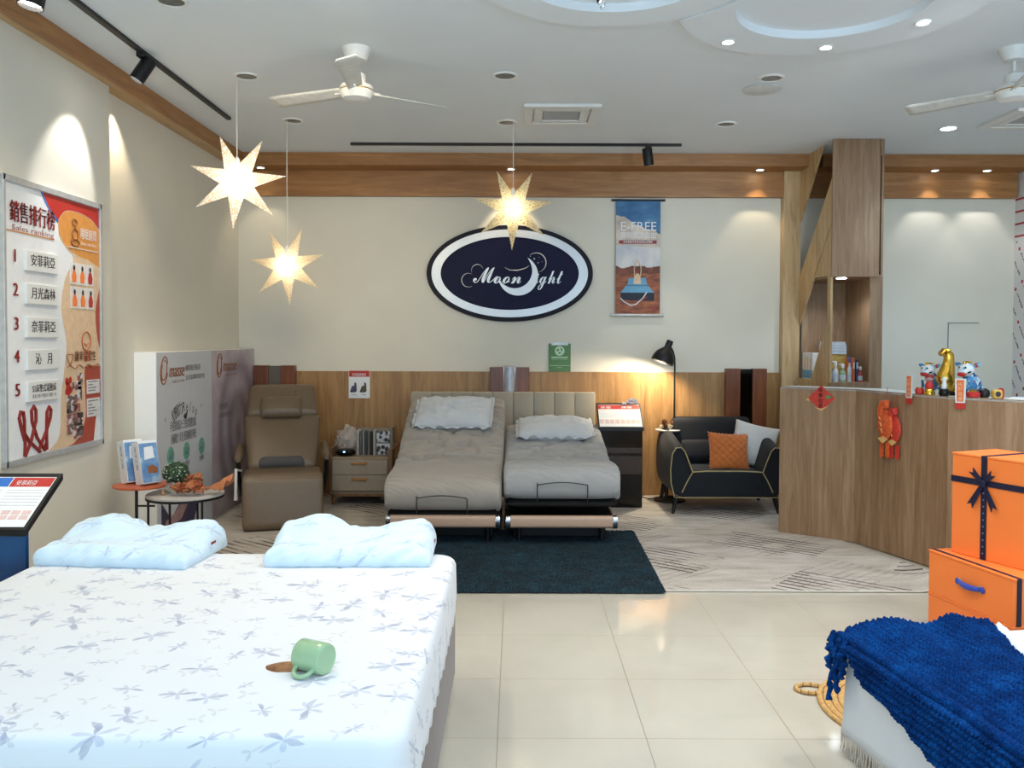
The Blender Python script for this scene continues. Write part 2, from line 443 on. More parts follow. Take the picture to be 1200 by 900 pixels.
# fitted sheet: rounded slab with a wavy gathered hem
b = B(); n = 220
cx, cy = (BX0 + BX1) / 2, (BY0 + BY1) / 2
ring0 = rrect(BX1 - BX0, BY1 - BY0, .085, 9)
def resample(pts, n):
    P_ = [Vector((x, y)) for x, y in pts]; L = [0]
    for a, c in zip(P_, P_[1:] + P_[:1]): L.append(L[-1] + (c - a).length)
    out = []
    for k in range(n):
        d = L[-1] * k / n; i = max(j for j in range(len(P_)) if L[j] <= d)
        a, c = P_[i], P_[(i + 1) % len(P_)]; u = (d - L[i]) / max(L[i + 1] - L[i], 1e-9)
        out.append(a + (c - a) * u)
    return out
rp = resample(ring0, 420); rings = []
prof = [(.335, -.022), (.342, -.006), (.375, .0), (.45, .004), (.54, .003), (.583, .001), (.600, -.006), (.610, -.016), (.614, -.032), (.615, -.10), (.616, -.4), (.616, -.7)]
for z, ins in prof:
    R = []
    for k, q in enumerate(rp):
        d = Vector((q.x, q.y)); L = d.length
        hx, hy = (BX1 - BX0) / 2, (BY1 - BY0) / 2
        f = Vector((d.x * (1 + ins / hx), d.y * (1 + ins / hy)))
        zz = z; x, y = f.x, f.y
        if z < .36:
            zz += .006 * math.sin(k * 1.3) + .008 * nz(k * .11, 3); wv = .006 * math.sin(k * .9 + 2 * nz(k * .05, 7))
            x += wv * d.x / L; y += wv * d.y / L
        elif z < .58:
            wv = .004 * nz(k * .12, z * 6); x += wv * d.x / L; y += wv * d.y / L
        else:
            zz += .003 * nz(x * 4, y * 4)
        R.append((cx + x, cy + y, zz))
    rings.append(R)
b.loft(rings); b.to('fitted_sheet', 'floral', bed, smooth='all')

def contour_pillow(name, label, loc, rz, w, d, hf, hb, seed):
    """memory-foam pillow in a loose cover: low front, wavy higher back, gathered sides"""
    o = thing(name, label, 'pillow', loc, rz)
    def top(u, v):
        wave = 1 + .20 * math.exp(-((u - .24) / .15) ** 2) - .17 * math.exp(-((u - .56) / .17) ** 2) + .05 * math.exp(-((u - .88) / .14) ** 2)
        h = hf + (hb - hf) * smooth01((v - .12) / .55)
        h *= 1 + (wave - 1) * smooth01((v + .1) / .8) * 1.25
        return h - .018 * math.exp(-((v - .38) / .16) ** 2)
    b = B(); nu, nv = 120, 70
    def warp(t): return .5 - .5 * math.cos(PI * t) if True else t
    def fn(p, q):
        u, v = .65 * warp(p) + .35 * p, .7 * warp(q) + .3 * q
        du, dv = min(u, 1 - u) * w, min(v, 1 - v) * d
        fe = lambda t, r: 1 if t >= r else max(0, 1 - (1 - t / r) ** 2.4) ** .5
        e_ = fe(du, .055) * fe(dv, .05 if v < .5 else .07)
        h = top(u, v) * e_
        x = (u - .5) * w; y = (v - .5) * d
        # front and sides bulge outward below the top edge
        mid = math.sin(PI * min(1, e_))
        if dv < .06 and v < .5: y -= .018 * mid
        if du < .06: x += .014 * mid * (1 if u > .5 else -1)
        g1 = nz(x * 17 + y * 5 + seed, y * 4 + h * 3, seed); g2 = nz(x * 7 - y * 9, y * 11 + seed, 2 + seed)
        slant = nz((x - y * .8 - h * 1.2) * 20 + seed, seed, h * 2)
        rid = (1 - abs(nz((x * .6 - y - h) * 16 + seed, x * 6 + seed, 1)) * 2)
        h += (.008 * g1 + .014 * g2 + .008 * slant + .009 * rid) * smooth01(e_ * 1.6) * (1 if e_ < 1 else .8) - .006
        if v < .5 and dv < .07: y -= .012 * slant + .010 * g1
        return (x, y, max(h, .0015))
    b.sheet(fn, nu, nv)
    b.to('pillow_cover', 'floralblue', o, smooth='all', world=False)
    b = B(); b.box(w / 2 + .002, w / 2 + .010, .02, .07, hb * .40, hb * .48); b.to('brand_tag', 'darkred', o, world=False)
    return o
contour_pillow('pillow', 'pale blue contoured pillow at the left of the bed, near the blue display stand', (-1.735, 3.87, BZ), -.09, .68, .42, .088, .132, 3)
contour_pillow('pillow', 'pale blue contoured pillow on the right half of the bed, before the dark rug', (-.735, 3.86, BZ), .02, .71, .36, .092, .142, 11)

M['mug'] = flat('green_glaze', rgb(156, 188, 148), .12, var=.015)
M['muginner'] = flat('mug_inner_glaze', rgb(176, 200, 166), .2, var=.015)
mug = thing('mug', 'pale green mug lying on its side on the floral bed', 'mug', (-.60, 2.52, BZ))
ax = Vector((.88, -.475, 0)).normalized()         # from rim to bottom
side = Vector((0, 0, 1)).cross(ax)
mm = Matrix((side, Vector((0, 0, 1)), ax)).transposed().to_4x4()
c0 = Vector((-.60, 2.52, BZ + .046)) - ax * .05
b = B(); b.lathe([(.041, .008), (.042, .003), (.044, 0), (.046, .003), (.046, .09), (.044, .097), (.038, .1), (.036, .098), (0.001, .0975)], c0, 40, mm)
b.lathe([(.041, .008), (.041, .088), (.001, .09)], c0, 40, mm)
b.to('body', 'mug', mug, smooth=35)
hd = (Vector((0, 0, 1)) * -.75 - side * .66 * (1 if side.y > 0 else -1)).normalized()
hd = Vector((-.33, -.72, -.42)).normalized(); hd = (hd - ax * hd.dot(ax)).normalized()
pts = []
for k in range(15):
    a = PI * k / 14
    pts.append(c0 + ax * (.05 - .031 * math.cos(a)) + hd * (.043 + .036 * math.sin(a) ** .8))
b = B(); b.tube(pts, .0065, 10); b.to('handle', 'mug', mug, smooth=True)
t = NT('coffee'); t.base(t.ramp(t.noise(t.mapping(), 30, 3), [(.3, rgb(92, 56, 36)), (.7, rgb(150, 104, 72))])); t.set(Roughness=.15); M['coffee'] = t.m
pts = []
for k in range(40):
    a = 2 * PI * k / 40; r = 1 + .12 * nz(math.cos(a) * 1.5, math.sin(a) * 1.5)
    pts.append((.062 * math.cos(a) * r, .040 * math.sin(a) * r))
b = B(); b.prism(pts, .0016, Matrix.Translation((-.690, 2.552, BZ + .0008)))
tag(b.to('coffee_spill', 'coffee'), 'brown spilled coffee puddle on the sheet at the mug rim', 'spill')

# ================================================================== adjustable beds at the back
M['greysheet'] = cloth('warm_grey_sheet', rgb(166, 157, 146), .85, 260, .06, .2)
M['coolsheet'] = cloth('cool_grey_sheet', rgb(164, 162, 160), .85, 260, .06, .2)
M['headboard'] = cloth('headboard_linen', rgb(178, 168, 150), .9, 380, .07, .25)
M['beigebar'] = flat('beige_vinyl', rgb(186, 156, 134), .4, var=.02)
M['blackcloth'] = cloth('black_cloth', rgb(10, 10, 10), .95, sheen=0)
M['piping'] = flat('black_piping', rgb(38, 36, 36), .7)
def path_pt(path, s):
    s = max(0, min(1, s)) * (len(path) - 1); i = min(int(s), len(path) - 2); f = s - i
    # Catmull-Rom
    p0 = path[max(i - 1, 0)]; p1 = path[i]; p2 = path[i + 1]; p3 = path[min(i + 2, len(path) - 1)]
    def cr(a, b_, c, d): return .5 * ((2 * b_) + (-a + c) * f + (2 * a - 5 * b_ + 4 * c - d) * f * f + (-a + 3 * b_ - 3 * c + d) * f ** 3)
    return Vector((cr(p0[0], p1[0], p2[0], p3[0]), cr(p0[1], p1[1], p2[1], p3[1])))
def sweep_pad(b, xc, hw, ht, path, ns=90, nc=56, wr=None, e=.28, ee=.22):
    """padded slab whose centre line follows path (y,z); superellipse section"""
    rings = []
    n0 = 720; pl = [Vector((math.copysign(abs(math.cos(2 * PI * j / n0)) ** e, math.cos(2 * PI * j / n0)) * hw, math.copysign(abs(math.sin(2 * PI * j / n0)) ** ee, math.sin(2 * PI * j / n0)) * ht)) for j in range(n0)]
    cum = [0]
    for p_, q_ in zip(pl, pl[1:] + pl[:1]): cum.append(cum[-1] + (q_ - p_).length)
    sec = []; j0 = 0
    for j in range(nc):
        d_ = cum[-1] * j / nc
        while cum[j0 + 1] < d_: j0 += 1
        f_ = (d_ - cum[j0]) / max(1e-9, cum[j0 + 1] - cum[j0]); sec.append(pl[j0].lerp(pl[(j0 + 1) % n0], f_))
    for i in range(ns + 1):
        s = i / ns; s2 = .5 - .5 * math.cos(PI * s) if True else s
        s2 = s2 * .75 + s * .25
        c = path_pt(path, s2); d = path_pt(path, min(s2 + .01, 1)) - path_pt(path, max(s2 - .01, 0)); d.normalize()
        nrm = Vector((-d.y, d.x))
        if nrm.y < 0: nrm = -nrm
        edge = min(s2, 1 - s2) / .11
        k = (1 - max(0, 1 - edge) ** 3) ** .5 if edge < 1 else 1
        k = max(k, .05); kw = 1 - .06 * (1 - k)
        R = []
        for j in range(nc):
            x = sec[j].x * kw; z = sec[j].y * k; sa = sec[j].y / ht
            if wr:
                dz = wr(x, s2, sa); z += dz
            q = c + nrm * z; R.append((xc + x, q.x, q.y))
        rings.append(R)
    b.loft(rings)
def adj_bed(label, xc, mat, path, hz, seed, bar_x0, bar_x1, bar_z, box=False):
    o = thing('adjustable_bed', label, 'bed', (xc, 7.3, 0))
    def wr(x, s, sa):
        if sa < -.9: return 0
        hinge = math.exp(-((s - hz) / .09) ** 2)
        wob = s + .012 * nz(x * 5, seed, s * 3)
        v = -.045 * math.exp(-((wob - hz) / .010) ** 2) + .060 * math.exp(-((s - hz - .03) / .055) ** 2) * (.5 - 2.4 * abs(nz(x * 2.5 + seed * .37, wob * 60, seed * .71)) + .5 * nz(x * 6, wob * 90, seed * .53))
        up = smooth01((s - hz) / .12)
        v += up * (-.034 * math.exp(-(nz(x * 2.6 + s * 6, s * 26, seed * .37 + 4) / .07) ** 2) + .018 * nz(x * 3, s * 20, seed * .3) - .026 * math.exp(-(nz(x * 4 - s * 9, s * 36, seed * .71 + 6) / .07) ** 2)) * (1.2 - .5 * smooth01((s - hz - .25) / .3))
        fr = math.exp(-((s - .04) / .05) ** 2)
        v += -.022 * fr * math.exp(-(nz(x * 9 + s * 40, s * 12, seed * .37 + 9) / .09) ** 2) + .002 * nz(x * 9, s * 9, seed)
        return v
    b = B(); sweep_pad(b, xc, .447, .133, path, 220, 150, wr=wr); b.to('mattress', mat, o, smooth='all')
    # foot retainer bar, piped pocket on the front face
    y0, z0 = path_pt(path, 0); yf = y0 - .012
    pts = [(xc - .19, yf + .005, z0 - .115)]
    b = B(); b.tube([(xc - .19, yf + .004, z0 - .12), (xc - .19, yf - .012, z0 - .05), (xc - .19, yf - .004, z0 + .02)], .004, 6)
    b.tube([(xc + .19, yf + .004, z0 - .12), (xc + .19, yf - .012, z0 - .05), (xc + .19, yf - .004, z0 + .0)], .004, 6)
    b.tube([(xc - .19 + .38 * k / 16, yf - .012, z0 + .005 + .02 * math.sin(PI * k / 16)) for k in range(17)], .004, 6)
    b.to('corner_strap', 'piping', o, smooth=True)
    # deck and frame under the mattress
    under = [(p_[0] + .05, p_[1] - (.150 if hz > .35 else .160)) for p_ in path]
    b = B(); sweep_pad(b, xc, .43, .028, under, 40, 24); b.to('deck', 'blackcloth', o, smooth=True)
    b = B(); b.box(bar_x0 + .02, bar_x1 - .02, 6.50, 8.45, bar_z - .045, bar_z + .02, .008); b.box(bar_x0 + .06, bar_x1 - .06, 6.72, 8.40, .045, bar_z - .02, .008); b.to('frame', 'black', o)  # lower black box is added to deepen the shade under the bed
    b = B(); zc, yc = bar_z, 6.45
    prof = rrect(.06, .094, .026, 6)
    mtx = Matrix.Translation((bar_x0 + .035, yc, zc)) @ Matrix.Rotation(PI / 2, 4, 'Y') @ Matrix.Rotation(PI / 2, 4, 'Z')
    b.prism(prof, bar_x1 - bar_x0 - .07, mtx); b.to('front_rail', 'beigebar', o, smooth=35)
    for xx in (bar_x0, bar_x1 - .036):
        b = B(); mtx = Matrix.Translation((xx, yc - .002, zc)) @ Matrix.Rotation(PI / 2, 4, 'Y') @ Matrix.Rotation(PI / 2, 4, 'Z')
        b.prism(rrect(.068, .1, .028, 6), .036, mtx, .004); b.to('corner_cap', 'chrome', o, smooth=35)
    for xx in (bar_x0 + .1, bar_x1 - .1):
        for yy in (6.62, 8.2):
            b = B(); b.lathe([(.02, .0 if yy > 7.1 else .034), (.02, bar_z - .04)], (xx, yy, 0), 14); b.to('leg', 'black', o, smooth=True)
    if box:
        b = B(); b.box(bar_x1 - .03, bar_x1 - .008, 6.49, 8.4, bar_z - .05, bar_z + .045, .004); b.to('side_rail', 'beigebar', o)
        b = B(); b.box(bar_x1 - .21, bar_x1 - .15, 6.62, 6.66, .33, .352, .004)
        b.to('control_box', 'white', o)
    # lift legs between frame and deck
    b = B()
    for xx in (xc - .3, xc + .3):
        b.box(xx - .015, xx + .015, 7.15, 7.19, bar_z, path_pt(path, .45).y - .16)
        b.tube([(xx, 7.2, bar_z), (xx, 7.95, path_pt(path, .85).y - .19)], .014, 8)
    b.to('lift_arm', 'black', o)
    return o
# centre line (y, z)
adj_bed('left adjustable bed with a warm grey sheet and its head raised steeply', -.555, 'greysheet',
        [(6.40, .405), (6.60, .438), (6.80, .452), (7.00, .466), (7.14, .49), (7.34, .585), (7.58, .69), (7.82, .79), (8.06, .88), (8.30, .955)], .37, 2, -.985, -.118, .222)
adj_bed('right adjustable bed with a cool grey sheet and its foot end lifted', .352, 'coolsheet',
        [(6.42, .505), (6.60, .515), (6.78, .508), (6.92, .482), (7.06, .472), (7.30, .51), (7.56, .555), (7.82, .60), (8.08, .645), (8.32, .685)], .32, 8, -.075, .772, .222, True)
hb = thing('headboard', 'beige channelled fabric headboard behind the two adjustable beds', 'headboard', (-.13, 8.6, 0))
for k in range(9):
    x0 = -1.06 + k * 1.855 / 9; x1 = x0 + 1.855 / 9
    b = B(); b.box(x0 + .0003, x1 - .0003, 8.565, 8.67, .2, 1.072, .009, 3); b.to('channel_panel', 'headboard', hb, smooth=True)
b = B(); b.box(-1.05, .785, 8.67, 8.70, 0, 1.06); b.to('back_board', 'headboard', hb)

M['whitepillow'] = cloth('white_pillowcase', rgb(206, 208, 210), .9, 300, .03, .15)
def frill_pillow(label, c, w, h, tck, tilt, seed, mat='whitepillow'):
    """flanged pillow lying on a raised mattress: c = centre, tilt = slope of the mattress"""
    o = thing('pillow', label, 'pillow', c)
    mt = Matrix.Rotation(tilt, 4, 'X')
    def prof(u, v):
        a = max(0, 1 - abs(u) ** 3.2) ** .6 * max(0, 1 - abs(v) ** 3.2) ** .6; return a
    b = B()
    for sgn in (1, -1):
        def fn(p_, q_, sgn=sgn):
            u, v = 2 * p_ - 1, 2 * q_ - 1
            z = tck / 2 * prof(u, v) * sgn + .010 * nz(u * 4 + seed, v * 4, seed) * prof(u, v) ** .3 + (.026 * (.35 - 2 * abs(nz(u * 3 + v * 2 + seed, v * 2.5 - u))) if sgn > 0 else 0) * prof(u, v) ** .5
            return mt @ Vector((u * w / 2, v * h / 2, z))
        b.sheet(fn, 36, 26)
    b.to('pillow_body', mat, o, smooth='all', world=False, weld=True)
    b = B(); N = 180; R = []
    per = resample(rrect(w * 1.0, h * 1.0, .02, 3), N)
    for f, amp in ((.94, 0), (1.0, .5), (1.05, 1)):
        rr = []
        for k, q in enumerate(per):
            ext = 1 + (f - 1) * 1.0
            x = q.x + (f - 1) * w * .9 * (q.x / (w / 2)) * .5 * (1 + .2 * nz(k * .2, seed)); y = q.y + (f - 1) * w * .9 * (q.y / (h / 2)) * .5
            rr.append(mt @ Vector((x, y, amp * (.014 * math.sin(k * .75 + 2 * nz(k * .07, seed)) + .022 * nz(k * .13, seed + 5)))))
        R.append(rr)
    b.loft(R, cap=False); b.to('frill', mat, o, smooth='all', world=False, solid=.003)
    return o
frill_pillow('white frilled pillow leaning on the raised head of the left adjustable bed', (-.560, 7.68, .945), .68, .44, .17, .52, 4).rotation_euler = (0, 0, -.05)
frill_pillow('white frilled pillow on the lower, right adjustable bed', (.355, 7.82, .790), .68, .44, .17, .26, 15)

# ================================================================== recliner
M['taupe'] = flat('taupe_leather', rgb(112, 94, 74), .42, var=.05, vscale=60, bump=.12)
M['lumbar'] = cloth('dark_grey_cushion', rgb(76, 74, 74), .8)
rc = thing('recliner', 'brown leather recliner with head pillow and a tall padded footrest', 'chair', (-1.97, 7.5, 0))
def slab(b, xc, w0, w1, th, p0, p1, r=.05, e=.3, n=22, bulge=.02):
    """padded slab from p0 to p1 in the yz-plane, width w0 -> w1, thickness th"""
    p0, p1 = Vector(p0), Vector(p1); d = (p1 - p0).normalized(); nr = Vector((-d.y, d.x)); L = (p1 - p0).length; rings = []
    for i in range(n + 1):
        s = i / n; s2 = .5 - .5 * math.cos(PI * s)
        c = p0 + d * L * s2; edge = min(s2, 1 - s2) * L / r
        k = max(.04, (1 - max(0, 1 - edge) ** 2) ** .5 if edge < 1 else 1); w = w0 + (w1 - w0) * s2; R = []
        kw = 1 - (1 - k) * .12
        for j in range(32):
            a = 2 * PI * j / 32; ca, sa = math.cos(a), math.sin(a)
            x = w / 2 * kw * math.copysign(abs(ca) ** e, ca)
            z = th / 2 * k * math.copysign(abs(sa) ** .4, sa) + bulge * math.sin(PI * s2) * (1 - (2 * x / w) ** 2) * (1 if sa > 0 else -.3)
            q = c + nr * z; R.append((xc + x, q.x, q.y))
        rings.append(R)
    b.loft(rings); return b
xr = -1.965
b = B(); slab(b, xr, .655, .665, .10, (7.055, .015), (7.165, .445), .05, .14, bulge=.006); b.to('footrest', 'taupe', rc, smooth='all')
b = B(); slab(b, xr, .665, .66, .13, (7.78, .375), (7.11, .405), .06, .16, bulge=-.012); b.to('seat', 'taupe', rc, smooth='all')
b = B(); slab(b, xr, .60, .70, .15, (7.68, .40), (8.03, .87), .06, .2, bulge=.03)
b.to('backrest', 'taupe', rc, smooth='all')
b = B(); slab(b, xr, .66, .60, .15, (8.00, .845), (8.22, 1.15), .07, .22, bulge=.015); b.to('headrest', 'taupe', rc, smooth='all')
b = B(); slab(b, xr - .012, .37, .36, .10, (7.90, .875), (8.02, 1.06), .06, .3, bulge=.02); b.to('head_pillow', 'taupe', rc, smooth='all')
b = B(); slab(b, xr - .01, .42, .36, .09, (7.64, .455), (7.72, .535), .05, .3, bulge=.0); b.to('lumbar_cushion', 'lumbar', rc, smooth='all')
b = B(); b.tube([(xr + .115, 8.035, 1.02), (xr + .116, 8.055, 1.06), (xr + .117, 8.085, 1.11)], .003, 6); b.to('seam', 'piping', rc)
for s in (-1, 1):
    xx = xr + s * .375
    b = B(); b.tube([(xx, 7.42, .555), (xx, 7.46, .56), (xx, 7.7, .59), (xx + s * .0, 7.92, .62)], [.02, .034, .036, .03], 10); b.to('armrest', 'taupe', rc, smooth=True)
    b = B(); b.tube([(xx, 7.5, .54), (xx, 7.55, .40), (xx - s * .03, 7.6, .22)], .02, 8); b.to('arm_bracket', 'black', rc, smooth=True)
b = B(); b.tube([(xr - .385, 7.30, .50), (xr - .385, 7.29, .30), (xr - .385, 7.29, .235)], [.012, .014, .019], 10)
b.tube([(xr - .385, 7.30, .49), (xr - .35, 7.45, .46)], .008, 8); b.to('lever', 'white', rc, smooth=True)['label'] = 'cream recline lever'
b = B(); b.box(xr - .28, xr + .28, 7.2, 7.95, .06, .32, .01); b.box(xr - .26, xr + .26, 7.2, 8.1, 0, .06, .01); b.to('base', 'black', rc)
rc.location = (-2.06, 7.50, 0); rc.rotation_euler = (0, 0, .27)

# ================================================================== light box along the left wall
M['boxwhite'] = flat('white_acrylic', rgb(244, 244, 242), .35, var=.005)
M['textpanel'] = flat('pale_grey_print', rgb(212, 214, 218), .5, var=.015)
t = NT('mauve_print')
o_ = t.sep(t.coord())
# concentric soft ripples round a point low on the sheet
dy = t.math('SUBTRACT', o_[1], .72); dz = t.math('MULTIPLY', t.math('SUBTRACT', o_[2], .70), .75)
r_ = t.math('SQRT', t.math('ADD', t.math('MULTIPLY', dy, dy), t.math('MULTIPLY', dz, dz)))
rip = t.math('SINE', t.math('ADD', t.math('MULTIPLY', r_, 26), t.math('MULTIPLY', t.noise(t.coord(), 1.5, 1), 3)))
fade = t.math('MULTIPLY', t.math('ADD', t.math('MULTIPLY', rip, .5), .5), t.math('LESS_THAN', r_, .62))
cl = t.ramp(t.noise(t.coord(), 2.6, 3), [(.35, rgb(176, 158, 168)), (.65, rgb(210, 200, 204))])
t.base(t.mix(t.math('MULTIPLY', fade, .65), cl, rgb(132, 116, 124))); t.set(Roughness=.45); M['mauve'] = t.m
M['brownlogo'] = flat('brown_lettering', rgb(150, 88, 52), .5)
M['teal'] = flat('teal_dot', rgb(112, 178, 158), .5)
M['photodark'] = flat('photo_shadow', rgb(70, 64, 92), .5, vscale=12, var=.12)
M['skin'] = flat('photo_skin', rgb(176, 142, 140), .5, vscale=14, var=.08)
lb = thing('display_box', 'long white exhibition box printed with grey and mauve posters beside the recliner', 'display stand', (-2.76, 7.5, 0))
b = B(); b.box(-2.848, -2.684, 6.35, 8.73, 0, 1.50, .003); b.to('box_body', 'boxwhite', lb)
b = B(); b.box(-2.684, -2.680, 6.352, 7.50, .01, 1.497); b.to('text_poster', 'textpanel', lb)
b = B(); b.box(-2.684, -2.680, 7.502, 8.73, .01, 1.497); b.to('mauve_poster', 'mauve', lb)
X = -2.6785
b = B()
def swirl_o(b, y, z, s, X=X):
    for rr, ph, w in ((1, .5, .006), (.72, 2.6, .004)):
        pts = [(X, y + s * rr * .62 * math.cos(a + ph) + .16 * s * math.sin(a + ph), z + s * rr * math.sin(a + ph)) for a in [k * 5.6 / 30 for k in range(31)]]
        b.tube(pts, [w * (1 - .8 * abs(k / 15 - 1)) + .002 for k in range(31)], 6)
for yy, kz, kw in ((6.49, 1.36, .30), (7.70, 1.36, .37)):
    swirl_o(b, yy, kz, .105)
    for dd in (-.004, 0, .004): b.text('masse', .155, FL(X + dd * .05, yy + .09 + kw / 2 + dd, kz - .01), width=kw, shear=.25)
    b.text('SLEEP & CARE', .03, FL(X, yy + .12 + kw / 2, kz - .095), width=kw * .8)
b.to('lettering', 'brownlogo', lb)
def words(name, mat, items):
    for body, size, y, z, w in items:
        b = B(); b.text(body, size, FL(X, y, z), width=w); b.to(name, mat, lb)
words('tagline', 'ink', (('睡眠保養 舒適品質', .055, 7.07, 1.36, .32), ('全方位放鬆的好伴侶', .045, 7.12, 1.285, .42)))
b = B()
for k, ch in enumerate('舒壓力Relso'):
    a = (k - 3.5) * .135
    b.text(ch, .115, frame((X, 6.90 + math.sin(a) * .50, .55 + math.cos(a) * .50), (0, math.cos(a), -math.sin(a)), (0, math.sin(a), math.cos(a))), xs=.8)
b.to('arched_heading', 'ink', lb)
b = B(); b.tube([(X, 6.87, .985), (X, 6.89, .965), (X, 6.94, 1.015)], [.02, .014, .004], 6); b.to('tick_mark', 'ink', lb)
words('slogan', 'ink', (('手感按摩設計 三段式調整放鬆', .085, 6.86, .91, .54), ('紓解壓力 享受 舒適睡眠好時光', .085, 6.87, .81, .52), ('‘', .12, 6.50, .95, None), ('’', .12, 7.25, 1.0, None)))
words('caption', 'ink', tuple(('按摩椅', .05, yy + .01, .585, .10) for yy in (6.62, 6.92, 7.24)))
b = B()
b.text('好眠推薦', .06, FL(X, 7.80, .98), width=.22); b.text('深層睡眠體驗設計', .045, FL(X, 7.86, .90), width=.38)
b.to('small_print', 'greyink', lb)
for yy in (6.60, 6.92, 7.25):
    b = B(); b.prism(ell(.068, .072, 32), .0012, FL(X - .001, yy, .69)); b.to('round_icon', 'teal', lb)
    b = B()
    b.tube([(X + .001, yy - .02, .685), (X + .001, yy, .67), (X + .001, yy + .025, .715)], .006, 5)
    b.tube([(X + .001, yy - .035, .67), (X + .001, yy - .01, .73)], .004, 5); b.to('icon_lines', 'greyink', lb)
b = B(); b.prism([(6.42, .02), (7.02, .02), (7.22, .30), (6.85, .33), (6.6, .20), (6.42, .36)], .0012, FL(X - .0012, 0, 0)); b.to('poster_photo', 'photodark', lb)
b = B(); b.prism([(6.5, .14), (6.8, .16), (7.0, .30), (6.9, .33), (6.7, .24), (6.5, .20)], .0012, FL(X, 0, 0)); b.to('poster_figure', 'skin', lb)

# ================================================================== nested side tables with books, plant, wrapped flowers
M['stone'] = flat('pale_stone_top', rgb(190, 186, 182), .35, var=.05, vscale=14)
M['rustred'] = flat('rust_lacquer', rgb(190, 92, 52), .4)
st = thing('side_table', 'round stone-topped side table on black legs beside the grey poster', 'table', (-2.24, 5.76, 0))
b = B(); b.lathe([(.232, 0), (.25, .004), (.25, .016), (.244, .02)], (-2.24, 5.76, .54), 48); b.to('tabletop', 'stone', st, smooth=35)
b = B(); b.lathe([(.236, 0), (.252, .001), (.252, .014), (.236, .014)], (-2.24, 5.76, .527), 48); b.to('rim', 'black', st, smooth=35)
for a in (-1.62, -.75, 1.6, 3.4):
    b = B(); x, y = -2.24 + .235 * math.cos(a), 5.76 + .235 * math.sin(a); b.tube([(x, y, .53), (x, y, 0)], .008, 8); b.to('leg', 'black', st)
s2 = thing('side_table', 'small rust-red round side table holding two picture boxes by the wall', 'table', (-2.53, 5.74, 0))
b = B(); b.lathe([(.17, 0), (.18, .005), (.18, .012), (.175, .016)], (-2.53, 5.74, .604), 40); b.to('tabletop', 'rustred', s2, smooth=35)
b = B(); b.tube([(-2.50, 5.60, .605), (-2.50, 5.60, .0)], .010, 8); b.tube([(-2.50, 5.60, .50), (-2.38, 5.60, .50)], .007, 6); b.to('leg', 'black', s2)
b = B(); b.lathe([(.14, 0), (.14, .012)], (-2.53, 5.70, 0), 30); b.to('foot_plate', 'black', s2)
# picture boxes
t = NT('sea_print'); q_ = t.noise(t.mapping((1, 1, 1)), 12, 4)
t.base(t.ramp(q_, [(.3, rgb(74, 120, 172)), (.55, rgb(120, 160, 200)), (.7, rgb(196, 214, 226))])); t.set(Roughness=.4); M['sea'] = t.m
def picbox(label, loc, rz, lean):
    o = thing('picture_box', label, 'box', loc, rz)
    o.rotation_euler = (lean, 0, rz)
    b = B(); b.box(-.065, .065, -.05, .05, 0, .29, .004); b.to('carton', 'whitepaper', o, world=False)
    b = B(); b.box(-.062, .060, -.0525, -.05, .008, .272); b.to('cover_print', 'sea', o, world=False)
    b = B(); b.prism([(-.035, .16), (.035, .17), (.03, .25), (-.03, .245)], .001, FB(.0, -.0526, 0)); b.to('cover_panel', 'whitepaper', o, world=False)
    b = B(); b.prism([(-.02, .07), (.045, .065), (.05, .10), (.015, .125), (-.02, .11)], .001, FB(.0, -.0526, 0)); b.to('cover_figure', 'brownlogo', o, world=False)
    b = B(); b.text('海洋之眠', .03, frame((-.0656, 0, .18), (0, 0, -1), (0, -1, 0)), width=.16); b.to('spine_lettering', 'greyink', o, world=False)
    return o
picbox('white and blue picture box leaning nearest the wall on the rust-red table', (-2.600, 5.79, .622), .88, -.24)
picbox('white and blue picture box leaning nearer the potted plant on the rust-red table', (-2.475, 5.73, .622), .88, -.24)
# potted plant in a white mug pot
M['leaf'] = flat('small_green_leaf', rgb(62, 88, 58), .6, var=.2, vscale=90)
M['leafpale'] = flat('pale_bud', rgb(196, 206, 184), .6)
M['ceramic'] = flat('cream_ceramic', rgb(206, 196, 182), .3)
pp = thing('potted_plant', 'small round leafy plant in a white mug on the stone table', 'plant', (-2.285, 5.72, .56))
b = B(); b.lathe([(.046, 0), (.050, .01), (.052, .10), (.048, .10), (.046, .085), (0.002, .085)], (0, 0, 0), 28); b.tube([(-.05, -.01, .08), (-.078, -.02, .07), (-.078, -.02, .035), (-.05, -.01, .02)], .006, 8)
b.to('mug_pot', 'ceramic', pp, smooth=35, world=False)
def leaves(b, n, R, c, size, rng):
    for _ in range(n):
        v = Vector((rng.gauss(0, 1), rng.gauss(0, 1), rng.gauss(0, 1) + .15)).normalized() * R * rng.uniform(.72, 1.05); v.z *= .8
        d = v.normalized(); s_ = size * rng.uniform(.7, 1.3); u = d.cross(Vector((rng.uniform(-1, 1), rng.uniform(-1, 1), rng.uniform(-1, 1)))).normalized()
        w = (d * .5 + u.cross(d)).normalized(); p = Vector(c) + v
        q = [p - w * s_, p + u * s_ * .45, p + w * s_, p - u * s_ * .45 + d * s_ * .2]
        b.bm.faces.new([b.bm.verts.new(x) for x in q])
rg = random.Random(3)
b = B(); leaves(b, 900, .105, (0, 0, .165), .020, rg); leaves(b, 300, .07, (0, 0, .16), .02, rg); b.to('foliage', 'leaf', pp, world=False)
b = B()
for _ in range(50):
    v = Vector((rg.gauss(0, 1), rg.gauss(0, 1) - .4, rg.gauss(0, 1) + .2)).normalized() * .11; b.ball((v.x, v.y, .165 + v.z * .8), .006, 6, 4)
b.to('buds', 'leafpale', pp, world=False); pp.scale = (.78, .78, .84)
M['kraft'] = flat('orange_tissue', rgb(196, 124, 82), .7, var=.1)
